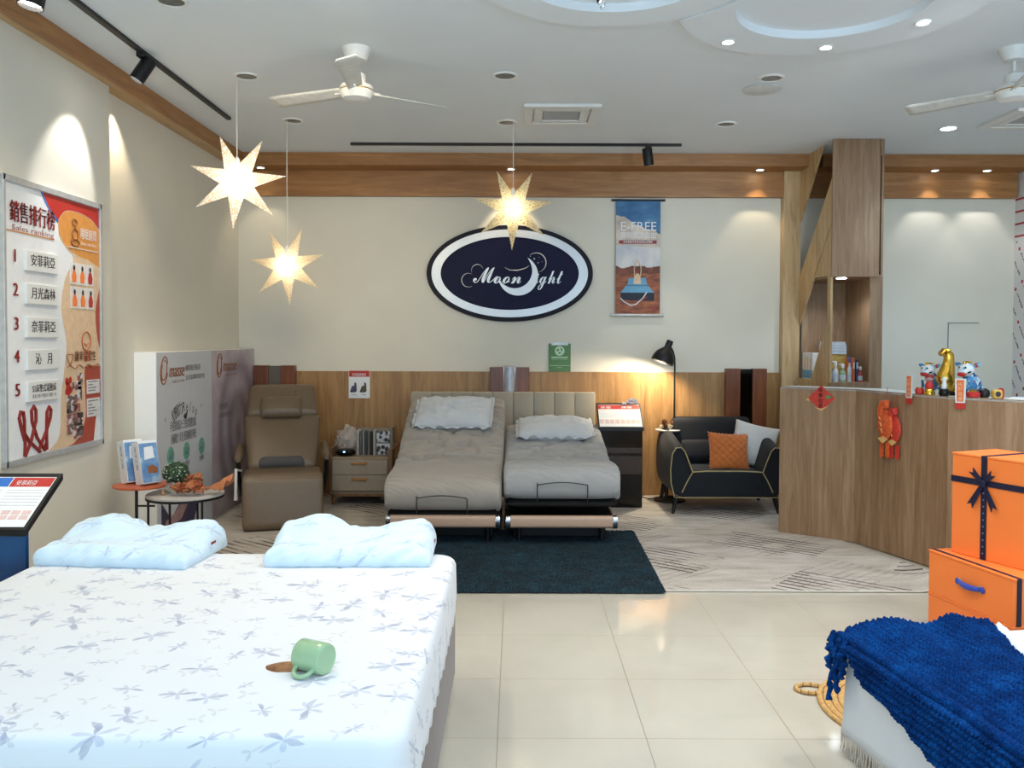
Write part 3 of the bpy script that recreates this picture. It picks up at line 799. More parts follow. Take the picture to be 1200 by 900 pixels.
M['kraftdark'] = flat('rust_tissue', rgb(168, 84, 48), .7, var=.1)
bq = thing('wrapped_bouquet', 'dried bouquet in crumpled orange paper lying on the stone table', 'bouquet', (-2.10, 5.70, .56))
b = B()
def fan(u, v):
    a = -.55 + 1.1 * u; r = .02 + .17 * v
    return (.0 + r * math.cos(a), r * math.sin(a), .022 + .012 * math.sin(a * 12) * v + .055 * v * (1 - .8 * abs(2 * u - 1) ** 2) + .012 * nz(u * 6, v * 4))
b.sheet(fan, 50, 14); b.to('wrapping_paper', 'kraft', bq, smooth='all', world=False, solid=.002)
rg = random.Random(4)
for k in range(9):
    cx_, cy_, cz_ = -.13 + .034 * (k % 5) + rg.uniform(-.01, .01), (-.055, .03)[k // 5] + rg.uniform(-.02, .02), .040 + .030 * (k // 5) + rg.uniform(-.005, .012)
    b = B()
    for j in range(9):
        a = j * 2.4 + k; el = .25 + .5 * (j % 3); L = rg.uniform(.032, .048)
        d = Vector((math.cos(a) * math.cos(el), math.sin(a) * math.cos(el), math.sin(el))); s_ = d.cross(Vector((0, 0, 1))).normalized(); n_ = s_.cross(d)
        def pet(u, v):
            return Vector((cx_, cy_, cz_ - .02)) + d * L * v + s_ * (u - .5) * .045 * math.sin(PI * min(v * .8 + .12, 1)) + n_ * (.010 * math.sin(u * PI * 3) * v - .012 * v * v)
        b.sheet(pet, 6, 5)
    b.to('dried_flower', ('kraft', 'kraftdark')[k % 2], bq, smooth='all', world=False, solid=.0012)
bq.scale = (1.05, 1.05, 1.55)
M['tan'] = flat('tan_wood', rgb(176, 140, 98), .5)
o = thing('trinket', 'tiny tan figurine beside the white mug on the stone table', 'figurine', (-2.352, 5.665, .56))
b = B(); b.lathe([(.012, 0), (.016, .008), (.011, .02), (.008, .024), (.011, .032), (.004, .042)], (0, 0, 0), 14); b.to('body', 'tan', o, smooth=True, world=False)

# ================================================================== nightstand with bag, speaker, fabric swatches
M['nightwood'] = wood('nightstand_oak', rgb(150, 126, 98), rgb(176, 152, 124), rgb(194, 172, 144), 'x', 8)
M['nightside'] = wood('nightstand_walnut', rgb(108, 76, 48), rgb(134, 98, 64), rgb(156, 118, 82), 'z', 8)
M['drawer'] = flat('taupe_drawer_front', rgb(176, 158, 138), .5, var=.03)
M['handlewood'] = flat('orange_wood_handle', rgb(190, 124, 64), .4)
nsd = thing('nightstand', 'two-drawer bedside cabinet with wooden handles between recliner and beds', 'cabinet', (-1.49, 8.3, 0))
b = B(); b.box(-1.775, -1.755, 8.12, 8.66, .12, .56, .004); b.to('side_panel', 'nightside', nsd)
b = B(); b.box(-1.222, -1.18, 8.12, 8.66, .12, .555, .004); b.to('side_panel', 'nightside', nsd)
b = B(); b.box(-1.755, -1.222, 8.13, 8.66, .455, .472); b.box(-1.755, -1.222, 8.14, 8.66, .12, .15); b.box(-1.755, -1.222, 8.64, 8.66, .15, .5); b.to('carcass', 'nightwood', nsd)
b = B(); b.box(-1.775, -1.18, 8.14, 8.64, .095, .12); b.to('plinth', 'nightside', nsd)
for z0, z1 in ((.31, .452), (.155, .306)):
    d_ = B().box(-1.752, -1.225, 8.108, 8.13, z0, z1, .003).to('drawer', 'drawer', nsd)
    b = B(); b.box(-1.57, -1.42, 8.085, 8.108, (z0 + z1) / 2 + .025, (z0 + z1) / 2 + .045, .006); b.to('handle', 'handlewood', d_)
for lx in (-1.755, -1.20):
    for ly in (8.17, 8.6):
        b = B(); b.lathe([(.014, 0), (.02, .095)], (lx, ly, 0), 12); b.to('leg', 'nightside', nsd, smooth=True)
dv = thing('aroma_diffuser', 'round black device with a blue light on the bedside cabinet', 'device', (-1.65, 8.26, .472))
b = B(); b.lathe([(.06, 0), (.085, .012), (.095, .035), (.08, .055), (.05, .065), (.001, .068)], (0, 0, 0), 30); b.to('body', 'blackgloss', dv, smooth=True, world=False)
M['blueled'] = glow('blue_led', (.1, .35, 1, 1), 6)
b = B(); b.ball((0, -.086, .042), (.012, .006, .01)); b.to('status_light', 'blueled', dv, smooth=True, world=False)
bg = thing('plastic_bag', 'crumpled clear plastic bag of beige cloth at the back of the bedside cabinet', 'bag', (-1.66, 8.42, .472))
t = NT('clear_film'); t.base(rgb(225, 215, 205)); t.set(Roughness=.15); t.b.inputs['Alpha'].default_value = .45; M['film'] = t.m
M['beigecloth'] = cloth('beige_cloth', rgb(190, 164, 148), .9)
def lump(b, c, r, seed, amp=.25):
    def fn(u, v):
        a = 2 * PI * u; e_ = PI * v; d = Vector((math.sin(e_) * math.cos(a), math.sin(e_) * math.sin(a), math.cos(e_)))
        k = 1 + amp * noise.noise(d * 2.3 + Vector((seed, 0, 0))) + amp * .5 * noise.noise(d * 6 + Vector((0, seed, 0)))
        return (c[0] + d.x * r[0] * k, c[1] + d.y * r[1] * k, max(0.001, c[2] + d.z * r[2] * k))
    b.sheet(fn, 40, 24, closeu=True)
b = B(); lump(b, (-.03, 0, .10), (.105, .09, .10), 2, .3); b.to('cloth_bundle', 'beigecloth', bg, smooth='all', world=False)
b = B(); lump(b, (.01, -.01, .13), (.125, .11, .13), 9, .35); b.to('film', 'film', bg, smooth=35, world=False)
# fabric swatch books in a row: each a thing
M['swrack'] = flat('rack_beige', rgb(150, 138, 120), .6)
sw = thing('swatch_rack', 'small beige rack of fabric sample cards on the bedside cabinet', 'rack', (-1.37, 8.30, .472))
b = B(); b.box(-.185, .175, -.05, .06, 0, .006); b.box(.155, .175, -.07, .09, 0, .275); b.box(-.185, .175, .06, .075, 0, .26); b.to('frame', 'swrack', sw, world=False)
cols = [(186, 184, 178), (96, 94, 90), (150, 146, 138), (70, 68, 66), (120, 112, 100), (44, 42, 42), (190, 182, 170)]
names = ['pale', 'mid-grey', 'stone', 'charcoal', 'khaki', 'black', 'ivory']
for k, c in enumerate(cols):
    m_ = cloth('swatch_' + names[k], rgb(*c), .85, 220); M['sw%d' % k] = m_
    b = B(); x0 = -.17 + k * .026; b.box(x0, x0 + .018, -.055, .055, .006, .245 - .006 * (k % 3), .003)
    o = tag(b.to('fabric_swatch', m_, None), names[k] + ' fabric sample card standing in the rack on the bedside cabinet', 'fabric sample', 'fabric samples in the rack')
    o.location = (-1.37, 8.30, .472)
t = NT('photo_card'); t.base(t.ramp(t.voro(t.mapping((1, 1, 1)), 26, out='Distance'), [(.1, rgb(20, 20, 22)), (.45, rgb(70, 70, 74)), (.6, rgb(210, 210, 212))])); M['photocard'] = t.m
for k, zz in enumerate((.13, .012)):
    b = B(); b.box(.02, .15, -.058, -.045, zz, zz + .108, .002); o = b.to('sample_card', 'photocard')
    o.location = (-1.37, 8.30, .472)
    tag(o, ('upper' if k == 0 else 'lower') + ' black-and-white photo card on the front of the swatch rack', 'card', 'photo cards on the rack')

# ================================================================== information stands
def stand(name, label, x0, x1, yb, yf, zb, zf, mat_front, sheets, open_side=False):
    """pedestal with a slanted reading top"""
    o = thing('information_stand', label, 'display stand', ((x0 + x1) / 2, (yb + yf) / 2, 0))
    th = .022
    b = B()
    mt = Matrix(((0, 0, 1, 0), (1, 0, 0, 0), (0, 1, 0, 0), (0, 0, 0, 1)))
    prof = [(yf + .01, 0), (yb, 0), (yb, zb - .03), (yf + .01, zf - .03)]
    if open_side:
        b.prism([(yf + .005, 0), (yf + .03, 0), (yf + .03, zf - .02), (yf + .005, zf - .03)], x1 - x0 - .01, Matrix.Translation((x0 + .005, 0, 0)) @ mt)
        b.to('front_panel', mat_front, o)
        b = B(); b.box(x0 + .01, x1 - .01, yf, yb, 0, .02, .004); b.box(x0 + .01, x0 + .05, yb - .04, yb - .01, 0, zb - .04); b.to('rear_support', 'black', o)
    else:
        b.prism(prof, x1 - x0 - .01, Matrix.Translation((x0 + .005, 0, 0)) @ mt); b.to('pedestal', mat_front, o)
    b = B(); b.prism([(yf - .01, zf - .03), (yb, zb - .03), (yb, zb), (yf - .01, zf)], x1 - x0 + .01, Matrix.Translation((x0 - .005, 0, 0)) @ mt); b.to('slanted_top', 'black', o)
    yf -= .01; L = math.hypot(yb - yf, zb - zf); up = Vector((0, yb - yf, zb - zf)).normalized()
    n_ = Vector((1, 0, 0)).cross(up)
    def fr(u, v, off=.003): return frame(Vector((x0 + u * (x1 - x0), yf, zf)) + up * (v * L) + n_ * off, (1, 0, 0), up)
    W = x1 - x0
    b = B(); b.prism([(-W * .48, -L * .46), (W * .48, -L * .46), (W * .48, L * .42), (-W * .48, L * .42)], .002, fr(.5, .5, .001)); b.to('price_sheet', 'whitepaper', o)
    for u0, u1, m_, ttl in sheets:
        b = B(); b.prism([(-W * (u1 - u0) / 2, -L * .08), (W * (u1 - u0) / 2, -L * .08), (W * (u1 - u0) / 2, L * .085), (-W * (u1 - u0) / 2, L * .085)], .001, fr((u0 + u1) / 2, .82, .0032)); b.to('header_band', m_, o)
        b = B(); b.text(ttl, L * .10, fr(u0 + (u1 - u0) * .38, .80, .005), width=W * (u1 - u0) * .5); b.to('lettering', 'whitepaper', o)
    b = B()
    for u0, u1, m_, ttl in sheets:
        for k in range(6):
            b.prism([(-W * (u1 - u0) * .46, 0), (W * (u1 - u0) * .46, 0), (W * (u1 - u0) * .46, L * .008), (-W * (u1 - u0) * .46, L * .008)], .0004, fr((u0 + u1) / 2, .40 + .055 * k, .0034))
    b.to('small_print', M['palegrey'], o)
    b = B()
    for u0, u1, m_, ttl in sheets:
        for k in range(4):
            w_ = W * (u1 - u0) / 4.4
            for r in (0, 1):
                b.prism([(0, 0), (w_ * .9, 0), (w_ * .9, L * .07), (0, L * .07)], .0006, fr(u0 + (u1 - u0) * (.02 + k * .245), .16 + r * .085, .0034))
    b.to('price_grid', M['pinkgrid'], o)
    return o, fr
M['palegrey'] = flat('pale_grey_text', rgb(196, 198, 206), .6)
M['pinkgrid'] = flat('pale_pink_grid', rgb(226, 196, 190), .6)
t = NT('deep_sea_print')
z_ = t.sep(t.coord())[2]
f_ = t.math('ADD', t.math('MULTIPLY', z_, .9), t.math('MULTIPLY', t.noise(t.mapping(), 5, 5), .35))
t.base(t.ramp(f_, [(.50, rgb(8, 22, 48)), (.66, rgb(14, 58, 104)), (.85, rgb(20, 84, 134))])); t.set(Roughness=.12); M['deepsea'] = t.m
stand('s', 'blue sea-print information stand beside the bed, under the ranking board', -2.74, -2.205, 4.13, 3.82, .948, .745, 'deepsea',
      ((.06, .60, 'blueprint', '月光森林'), (.61, .975, 'red', '安菲莉亞')), True)
o, fr = stand('s', 'glossy black information stand with red-headed sheets right of the beds', .785, 1.205, 8.32, 8.06, .985, .772, 'blackgloss',
      ((.02, .5, 'red', '床墊'), (.5, .98, 'red', '床架')))
b = B(); b.box(.80, 1.195, 8.05, 8.072, .33, .50, .003); b.box(.80, 1.195, 8.05, 8.072, .53, .58, .003)
b.to('front_ledge', M['brownstep'] if 'brownstep' in M else flat('dark_brown_ledge', rgb(58, 42, 32), .25), o)
b = B(); b.box(1.03, 1.07, 8.285, 8.30, .975, 1.0, .004); b.to('clip', 'white', o)
b = B(); b.prism(ell(.055, .026, 28), .004, FB(1.135, 8.31, 1.005)); so = b.to('round_sticker', 'whitepaper', o)
b = B(); b.text('SALE', .03, FB(1.135, 8.305, 1.004), width=.07); b.to('sticker_lettering', 'red', o)

# ================================================================== floor lamp with tray
fl = thing('floor_lamp', 'black reading floor lamp with a bell shade and small round tray', 'lamp', (1.52, 8.43, 0))
b = B(); b.lathe([(.155, 0), (.16, .012), (.15, .03), (.05, .045), (.03, .06)], (1.525, 8.43, 0), 36); b.to('base', 'black', fl, smooth=35)
b = B(); b.tube([(1.495, 8.43, .04), (1.495, 8.43, .705)], .019, 12); b.to('tray_column', 'black', fl, smooth=True)
b = B(); b.lathe([(.12, 0), (.128, .003), (.128, .012), (.12, .014)], (1.505, 8.43, .705), 36); b.to('tray', 'stone', fl, smooth=35)
b = B(); b.tube([(1.568, 8.44, .04), (1.568, 8.44, 1.36), (1.566, 8.44, 1.43), (1.55, 8.44, 1.49), (1.52, 8.44, 1.548)], .009, 10)
b.tube([(1.495, 8.43, .46), (1.568, 8.44, .46)], .006, 6); b.to('pole', 'black', fl, smooth=True)
dirv = Vector((-.36, -.06, -.93)).normalized()
rot_ = dirv.to_track_quat('Z', 'Y').to_matrix().to_4x4()
top = (1.505, 8.43, 1.555)
b = B(); b.lathe([(.012, -.045), (.03, -.045), (.034, -.02), (.034, .03), (.06, .055), (.09, .09), (.108, .135), (.115, .185), (.111, .185), (.104, .135), (.086, .092), (.056, .06), (.0, .05)], top, 36, rot_); b.to('lamp_shade', 'black', fl, smooth=50)
M['bulb'] = glow('lamp_bulb', (1, .86, .62, 1), 12)
bc = Vector(top) + dirv * .115; b = B(); b.ball(bc, .035); b.to('bulb', 'bulb', fl, smooth=True)
lp = spot('reading_lamp_light', Vector(top) + dirv * .16, Vector(top) + dirv * 1.2 + Vector((.0, .45, 0)), 34, (1, .84, .60), 150, .7, .03)
b = B(); b.tube([(1.49, 8.5, .03), (1.40, 8.52, .012), (1.33, 8.50, .012), (1.28, 8.6, .012), (1.30, 8.68, .02)], .005, 6); b.to('power_cord', 'black', fl, smooth=True)
fg = thing('dried_posy', 'small posy of brown dried flowers and a white bud on the lamp tray', 'flowers', (1.50, 8.43, .719))
M['driedbrown'] = flat('dried_brown', rgb(112, 62, 36), .8, var=.2, vscale=60)
M['driedwhite'] = flat('dried_white', rgb(206, 190, 160), .8)
rg = random.Random(8)
for k, (x, z, r, m_) in enumerate(((-.03, .075, .035, 'driedbrown'), (.05, .06, .035, 'driedbrown'), (.02, .03, .03, 'driedwhite'), (-.06, .025, .025, 'driedwhite'), (.075, .03, .028, 'driedbrown'), (-.02, .03, .025, 'driedbrown'))):
    b = B(); leaves(b, 60, r * .8, (x, rg.uniform(-.02, .02), z), .014, rg); b.ball((x, 0, z), r * .7, 8, 6); b.tube([(x, 0, z), (x * .6, .01, .004)], .004, 5); b.to('flower_head', m_, fg, world=False)

# ================================================================== armchair and cushions
M['denim'] = cloth('slate_velvet', rgb(15, 19, 27), .85, 200, .07, .2, sheen=.06)
M['pipe'] = flat('straw_piping', rgb(176, 160, 110), .6)
ac = thing('armchair', 'dark slate-blue upholstered armchair with straw-yellow piping', 'armchair', (1.93, 8.1, 0))
CXA = 1.93
def mirror(x): return 2 * CXA - x
front = [(1.445, .165), (1.41, .30), (1.405, .43), (1.42, .57), (1.455, .632), (1.51, .635), (1.545, .60), (1.58, .50), (1.62, .39), (1.62, .165)]
for s in (0, 1):
    rings = []
    for y, k, in_ in ((7.765, 1.0, .012), (7.75, 1, .0), (7.80, 1.0, -.004), (8.0, 1.09, 0), (8.25, 1.17, 0), (8.50, 1.24, 0), (8.53, 1.22, .012)):
        R = []
        mx = 1.515; mz = .40
        for (x, z) in front:
            zz = .165 + (z - .165) * (k if z > .3 else 1)
            xx = x + (mx - x) * in_ * 8; zz = zz + (mz - zz) * in_ * 4 
            xx += -.012 if y > 7.9 and x < 1.5 else 0
            R.append((mirror(xx) if s else xx, y, zz))
        rings.append(R)
    b = B(); b.loft(rings); b.to('armrest', 'denim', ac, smooth='all', sub=2)
b = B(); b.prism([(1.60, .40), (2.26, .40), (2.36, .165), (1.50, .165)], .14, frame((0, 7.90, 0), (1, 0, 0), (0, 0, 1)), .02); b.to('front_panel', 'denim', ac, smooth=35)
b = B(); b.box(1.60, 2.26, 7.77, 8.42, .20, .405, .05, 4); b.to('seat_cushion', 'denim', ac, smooth=True)
b = B(); slab(b, CXA, .76, .78, .20, (8.38, .35), (8.50, .84), .07, .2, bulge=.015); b.to('backrest', 'denim', ac, smooth='all')
b = B(); slab(b, CXA, .62, .64, .16, (8.28, .40), (8.38, .62), .06, .2, bulge=.02); b.to('back_cushion', 'denim', ac, smooth='all')
for s in (0, 1):
    f = (lambda x: mirror(x)) if s else (lambda x: x)
    b = B(); b.tube([(f(1.448), 7.748, .17), (f(1.414), 7.742, .30), (f(1.409), 7.742, .43), (f(1.424), 7.742, .565), (f(1.458), 7.745, .622), (f(1.505), 7.745, .625), (f(1.538), 7.742, .59), (f(1.578), 7.742, .49), (f(1.612), 7.74, .395)], .0055, 6)
    b.tube([(f(1.612), 7.745, .40), (f(1.57), 7.745, .33), (f(1.515), 7.745, .215)], .0055, 6); b.to('piping', 'pipe', ac, smooth=True)
b = B(); b.tube([(1.612, 7.75, .40), (1.75, 7.748, .41), (2.1, 7.748, .41), (2.248, 7.75, .40)], .0055, 6); b.tube([(1.46, 7.752, .168), (2.40, 7.752, .168)], .004, 6); b.to('piping', 'pipe', ac, smooth=True)
for x in (1.46, 2.40):
    for y in (7.80, 8.46):
        b = B(); dx = -.02 if x < 2 else .02
        b.tube([(x - dx * 1.0, y + .02, .17), (x + dx, y, 0)], [.026, .013], 10); b.to('leg', 'black', ac, smooth=True)
M['orangefab'] = cloth('orange_velvet', rgb(198, 106, 34), .7, 200, .08, .2, sheen=.4)
M['whitefab'] = cloth('white_cotton', rgb(214, 214, 212), .9, 250, .03)
def cushion(label, c, w, h, tk, rx, rz, ry, mat, tufts=0, seed=0):
    o = thing('cushion', label, 'cushion', c); o.rotation_euler = (rx, ry, rz)
    b = B()
    for sg in (1, -1):
        def fn(p, q, sg=sg):
            u, v = 2 * p - 1, 2 * q - 1
            a = (max(0, 1 - u * u) ** .5) * (max(0, 1 - v * v) ** .5)
            pin = 1 - .07 * (1 - abs(u) ** 2) * abs(v) ** 3; pin2 = 1 - .07 * (1 - abs(v) ** 2) * abs(u) ** 3
            z = sg * tk / 2 * a ** .75 + .004 * nz(u * 4, v * 4, seed) * a
            if tufts:
                d1 = abs(((u + v) * 2.6) % 1 - .5); d2 = abs(((u - v) * 2.6) % 1 - .5)
                z -= sg * .009 * a ** .5 * (math.exp(-(d1 / .07) ** 2) + math.exp(-(d2 / .07) ** 2))
            return (u * w / 2 * pin2, -z, v * h / 2 * pin)
        b.sheet(fn, 64 if tufts else 32, 64 if tufts else 32)
    b.to('cover', mat, o, smooth='all', world=False, weld=True)
    if tufts:
        b = B()
        for k in range(44):
            s_ = k / 11 % 1; side_ = k // 11
            u, v = ((2 * s_ - 1, 1), (1, 2 * s_ - 1), (2 * s_ - 1, -1), (-1, 2 * s_ - 1))[side_]
            b.ball((u * w / 2 * (.93 + .07 * abs(v if abs(u) == 1 else 1) ** 2), 0, v * h / 2 * (.93 + .07 * abs(u if abs(v) == 1 else 1) ** 2)), .009, 6, 4)
        b.to('pompom_trim', mat, o, smooth=True, world=False)
    return o
cushion('white square cushion leaning in the right side of the armchair', (2.265, 8.12, .605), .42, .42, .15, -.30, -.25, .22, 'whitefab', 0, 4)
cushion('orange diamond-quilted cushion leaning on the armchair seat', (2.00, 8.00, .555), .38, .36, .13, -.36, .05, .06, 'orangefab', 1, 2)

# ================================================================== wall objects
M['walnut'] = wood('red_walnut', rgb(94, 48, 22), rgb(122, 66, 34), rgb(146, 84, 46), 'z', 10, .35)
M['mirror'] = flat('smoked_mirror', rgb(150, 146, 142), .08, 1)
M['mirrordark'] = flat('dark_mirror', rgb(60, 56, 54), .08, 1)
M['greyfab'] = cloth('taupe_strip', rgb(108, 98, 90), .8)
def sconce(label, x0, x1, z0, z1, mid):
    o = thing('wall_panel_light', label, 'wall light', ((x0 + x1) / 2, 8.70, z0))
    w = x1 - x0
    for a, c in ((x0, x0 + w * .345), (x1 - w * .345, x1)):
        b = B(); b.box(a, c, 8.66, 8.738, z0, z1, .004); b.to('wood_panel', 'walnut', o)
    b = B(); b.box(x0 + w * .345, x1 - w * .345, 8.685, 8.738, z0, z1 - .005); b.to('centre_strip', mid, o)
    return o
sconce('red walnut wall panel with a taupe strip behind the recliner', -2.665, -2.25, .72, 1.33, 'greyfab')
sconce('red walnut wall panel with a silvery mirror strip above the headboard', -.268, .132, .72, 1.32, 'mirror')
sconce('red walnut wall panel with a dark mirror strip behind the armchair', 2.135, 2.548, .70, 1.315, 'mirrordark')
b = B(); b.sheet(lambda u, v: (-.068 + (.055 - .012 * v) * math.cos(PI * u) , 8.66 - (.03 - .008 * v) * math.sin(PI * u), 1.335 - .33 * v), 10, 14)
dr = b.to('satin_cloth', flat('satin', rgb(190, 190, 196), .25, .2), None, smooth='all', solid=.003)
tag(dr, 'narrow silvery satin cloth hanging over the middle wall panel above the headboard', 'cloth')

lg = thing('oval_sign', 'navy oval shop sign with silver ring and script lettering on back wall', 'sign', (-.07, 8.74, 2.276))
def oval(a, b_, y, th): return [(a * math.cos(2 * PI * k / 96), b_ * math.sin(2 * PI * k / 96)) for k in range(96)]
FBs = lambda y: FB(-.07, y, 2.276)
b = B(); b.prism(ell(.85, .492, 96), .035, FBs(8.765)); b.to('rim', 'navyrim', lg, smooth=35)
def ring(b, a, b_, a2, b2, fr, th=.004, n=96):
    o1 = ell(a, b_, n); o2 = ell(a2, b2, n)
    b.loft([[fr @ Vector((x, y, 0)) for x, y in o2], [fr @ Vector((x, y, th)) for x, y in o2], [fr @ Vector((x, y, th)) for x, y in o1], [fr @ Vector((x, y, 0)) for x, y in o1]], cap=False)
b = B(); ring(b, .798, .447, .705, .372, FBs(8.7295), .008); b.to('silver_ring', 'silverpaint', lg, smooth=35)
b = B(); b.prism(ell(.704, .371, 96), .004, FBs(8.7295)); b.to('face', 'navy', lg, smooth=35)
FM = FBs(8.7240)
b = B()
b.text('\U0001D4DC', .25, FM @ Matrix.Translation((-.265, -.02, 0)), width=.25)
b.text('\U0001D4F8\U0001D4F8\U0001D4F7', .22, FM @ Matrix.Translation((-.02, -.035, 0)), width=.28)
b.text('\U0001D4F2\U0001D4F0\U0001D4F1\U0001D4FD', .22, FM @ Matrix.Translation((.395, -.035, 0)), width=.29)
def stroke(b, pts, w0, fr=None):
    n = len(pts); b.tube([fr @ Vector((x, y, .001)) for x, y in pts], [max(.0015, w0 * math.sin(PI * (k + .4) / n)) for k in range(n)], 6)
def arc(cx, cy, r, a0, a1, n=24, ky=1): return [(cx + r * math.cos(math.radians(a0 + (a1 - a0) * k / n)), cy + r * ky * math.sin(math.radians(a0 + (a1 - a0) * k / n))) for k in range(n + 1)]
stroke(b, arc(-.42, -.07, .07, -60, -300), .005, FM); stroke(b, arc(-.33, .03, .06, 200, 20), .004, FM)
stroke(b, [(-.05, .06), (0, .035), (.08, .03), (.16, .055), (.2, .08)], .005, FM)
stroke(b, arc(.27, .11, .10, 130, -75), .006, FM)
b.to('script_lettering', 'silverpaint', lg, smooth=35)
b = B(); pts = []
for k in range(25):
    a = math.radians(62 - 232 * k / 24); pts.append((.085 + .205 * math.cos(a), -.02 + .205 * math.sin(a)))
inner = []
for k in range(25):
    a = math.radians(62 - 232 * k / 24); wd = .085 * math.sin(PI * k / 24) ** .8; inner.append((.085 + (.205 - wd) * math.cos(a), -.02 + (.205 - wd) * math.sin(a)))
P_o = [FM @ Vector((x, y, .002)) for x, y in pts]; P_i = [FM @ Vector((x, y, .002)) for x, y in inner]
for k in range(24):
    vs = [b.bm.verts.new(q) for q in (P_o[k], P_o[k + 1], P_i[k + 1], P_i[k])]
    b.bm.faces.new(vs)
b.to('crescent_moon', 'silverpaint', lg)
for x, y, r in ((.21, .175, .006), (.25, .15, .011), (.30, .165, .005), (.29, .11, .008), (.33, .12, .004)):
    b = B(); b.prism([(x + r * (1 if q % 2 == 0 else .4) * math.cos(q * PI / 4), y + r * (1 if q % 2 == 0 else .4) * math.sin(q * PI / 4)) for q in range(8)], .002, FM)
    b.to('star', 'silverpaint', lg)

# hanging banner
bn = thing('hanging_banner', 'tall sky-and-desert scroll banner lettered E-FREE on the back wall', 'banner', (1.24, 8.72, 1.85))
b = B(); b.tube([(.965, 8.735, 3.025), (1.512, 8.735, 3.025)], .011, 10); b.to('top_rod', 'black', bn, smooth=True)
b = B(); b.tube([(.96, 8.735, 1.855), (1.505, 8.735, 1.855)], .016, 10); b.to('bottom_rod', 'silver', bn, smooth=True)
t = NT('banner_print')
q_ = t.sep(t.coord()); z_ = q_[2]; nzz = t.noise(t.mapping((1, 1, .8)), 5, 6, .6)
sky = t.ramp(t.math('ADD', t.math('MULTIPLY', t.noise(t.mapping((1.2, 1, 3)), 3, 5), .8), t.math('MULTIPLY', z_, .08)), [(.42, rgb(38, 96, 146)), (.62, rgb(70, 130, 176)), (.75, rgb(176, 190, 204))])
cloud = t.ramp(nzz, [(.3, rgb(176, 184, 196)), (.6, rgb(226, 222, 220))])
des = t.ramp(t.noise(t.mapping((2, 1, 5)), 4, 5), [(.35, rgb(104, 52, 32)), (.55, rgb(160, 88, 52)), (.7, rgb(190, 116, 70))])
rock = t.ramp(nzz, [(.35, rgb(70, 38, 28)), (.6, rgb(140, 72, 42))])
peak = t.ramp(nzz, [(.35, rgb(170, 156, 148)), (.6, rgb(226, 212, 196))])
x_ = q_[0]
wav = t.math('MULTIPLY', t.math('SUBTRACT', nzz, .5), .18)
def above(h): return t.math('GREATER_THAN', t.math('ADD', z_, wav), h)
mtn = t.math('LESS_THAN', t.math('ADD', z_, t.math('ADD', t.math('MULTIPLY', x_, .42), wav)), .93)
c = t.mix(mtn, sky, peak)
c = t.mix(above(.705), cloud, c); c = t.mix(above(.50), rock, c); c = t.mix(above(.42), des, c)
t.base(c); t.set(Roughness=.55); M['banner'] = t.m
b = B(); b.box(1.012, 1.464, 8.730, 8.733, 1.865, 3.03); b.to('printed_sheet', 'banner', bn)
Yb = 8.7285
b = B(); b.text('E-FREE', .13, FB(1.24, Yb, 2.755), width=.36); b.text('實現擺盪自由', .075, FB(1.24, Yb, 2.665), width=.36); b.to('title', 'whitepaper', bn)
b = B(); b.prism(rrect(.385, .036, .008, 3), .0012, FB(1.235, Yb + .001, 2.60)); b.to('red_strip', 'darkred', bn)
b = B(); b.text('全新電動床墊創造躺臥新體驗', .028, FB(1.235, Yb - .001, 2.60), width=.30); b.to('strip_lettering', 'whitepaper', bn)
M['bannerblue'] = flat('banner_mattress_blue', rgb(110, 170, 204), .6, var=.05, vscale=40)
M['bannernavy'] = flat('banner_bed_navy', rgb(26, 34, 50), .6)
b = B(); b.prism([(-.17, .0), (.17, .0), (.105, .075), (-.115, .075)], .001, FB(1.235, Yb, 2.085)); b.prism([(-.105, .07), (.10, .07), (.085, .15), (-.09, .15)], .001, FB(1.235, Yb, 2.085)); b.to('bed_picture', 'bannerblue', bn)
b = B(); b.prism([(-.175, -.075), (.17, -.085), (.172, 0), (-.172, 0)], .001, FB(1.235, Yb, 2.085)); b.to('bed_base_picture', 'bannernavy', bn)
b = B(); b.prism([(-.04, -.05), (.035, -.05), (.03, .03), (.012, .045), (.012, .07), (-.012, .07), (-.012, .045), (-.035, .03)], .001, FB(1.235, Yb - .0012, 2.225))
for s in (-1, 1): b.tube([(1.235 + s * .03, Yb - .001, 2.255), (1.235 + s * .036, Yb - .001, 2.33), (1.235 + s * .006, Yb - .001, 2.41)], .006, 5)
b.to('figure_picture', 'peach', bn)
b = B(); b.prism(ell(.016, .022, 16), .001, FB(1.237, Yb - .0016, 2.30)); b.prism([(.02, -.0), (.1, .03), (.1, .045), (.04, .03)], .001, FB(1.235, Yb - .002, 2.0)); b.to('figure_hair', 'darkred', bn)
b = B(); b.tube([(1.06, Yb, 2.03), (1.10, Yb, 1.99), (1.17, Yb, 1.955), (1.22, Yb, 1.965), (1.29, Yb, 2.03), (1.33, Yb, 2.09)], .006, 5); b.to('rope_line', 'whitepaper', bn)
b = B(); b.text('月光', .05, FB(1.40, Yb, 1.92), width=.07); b.to('red_seal', 'red', bn)

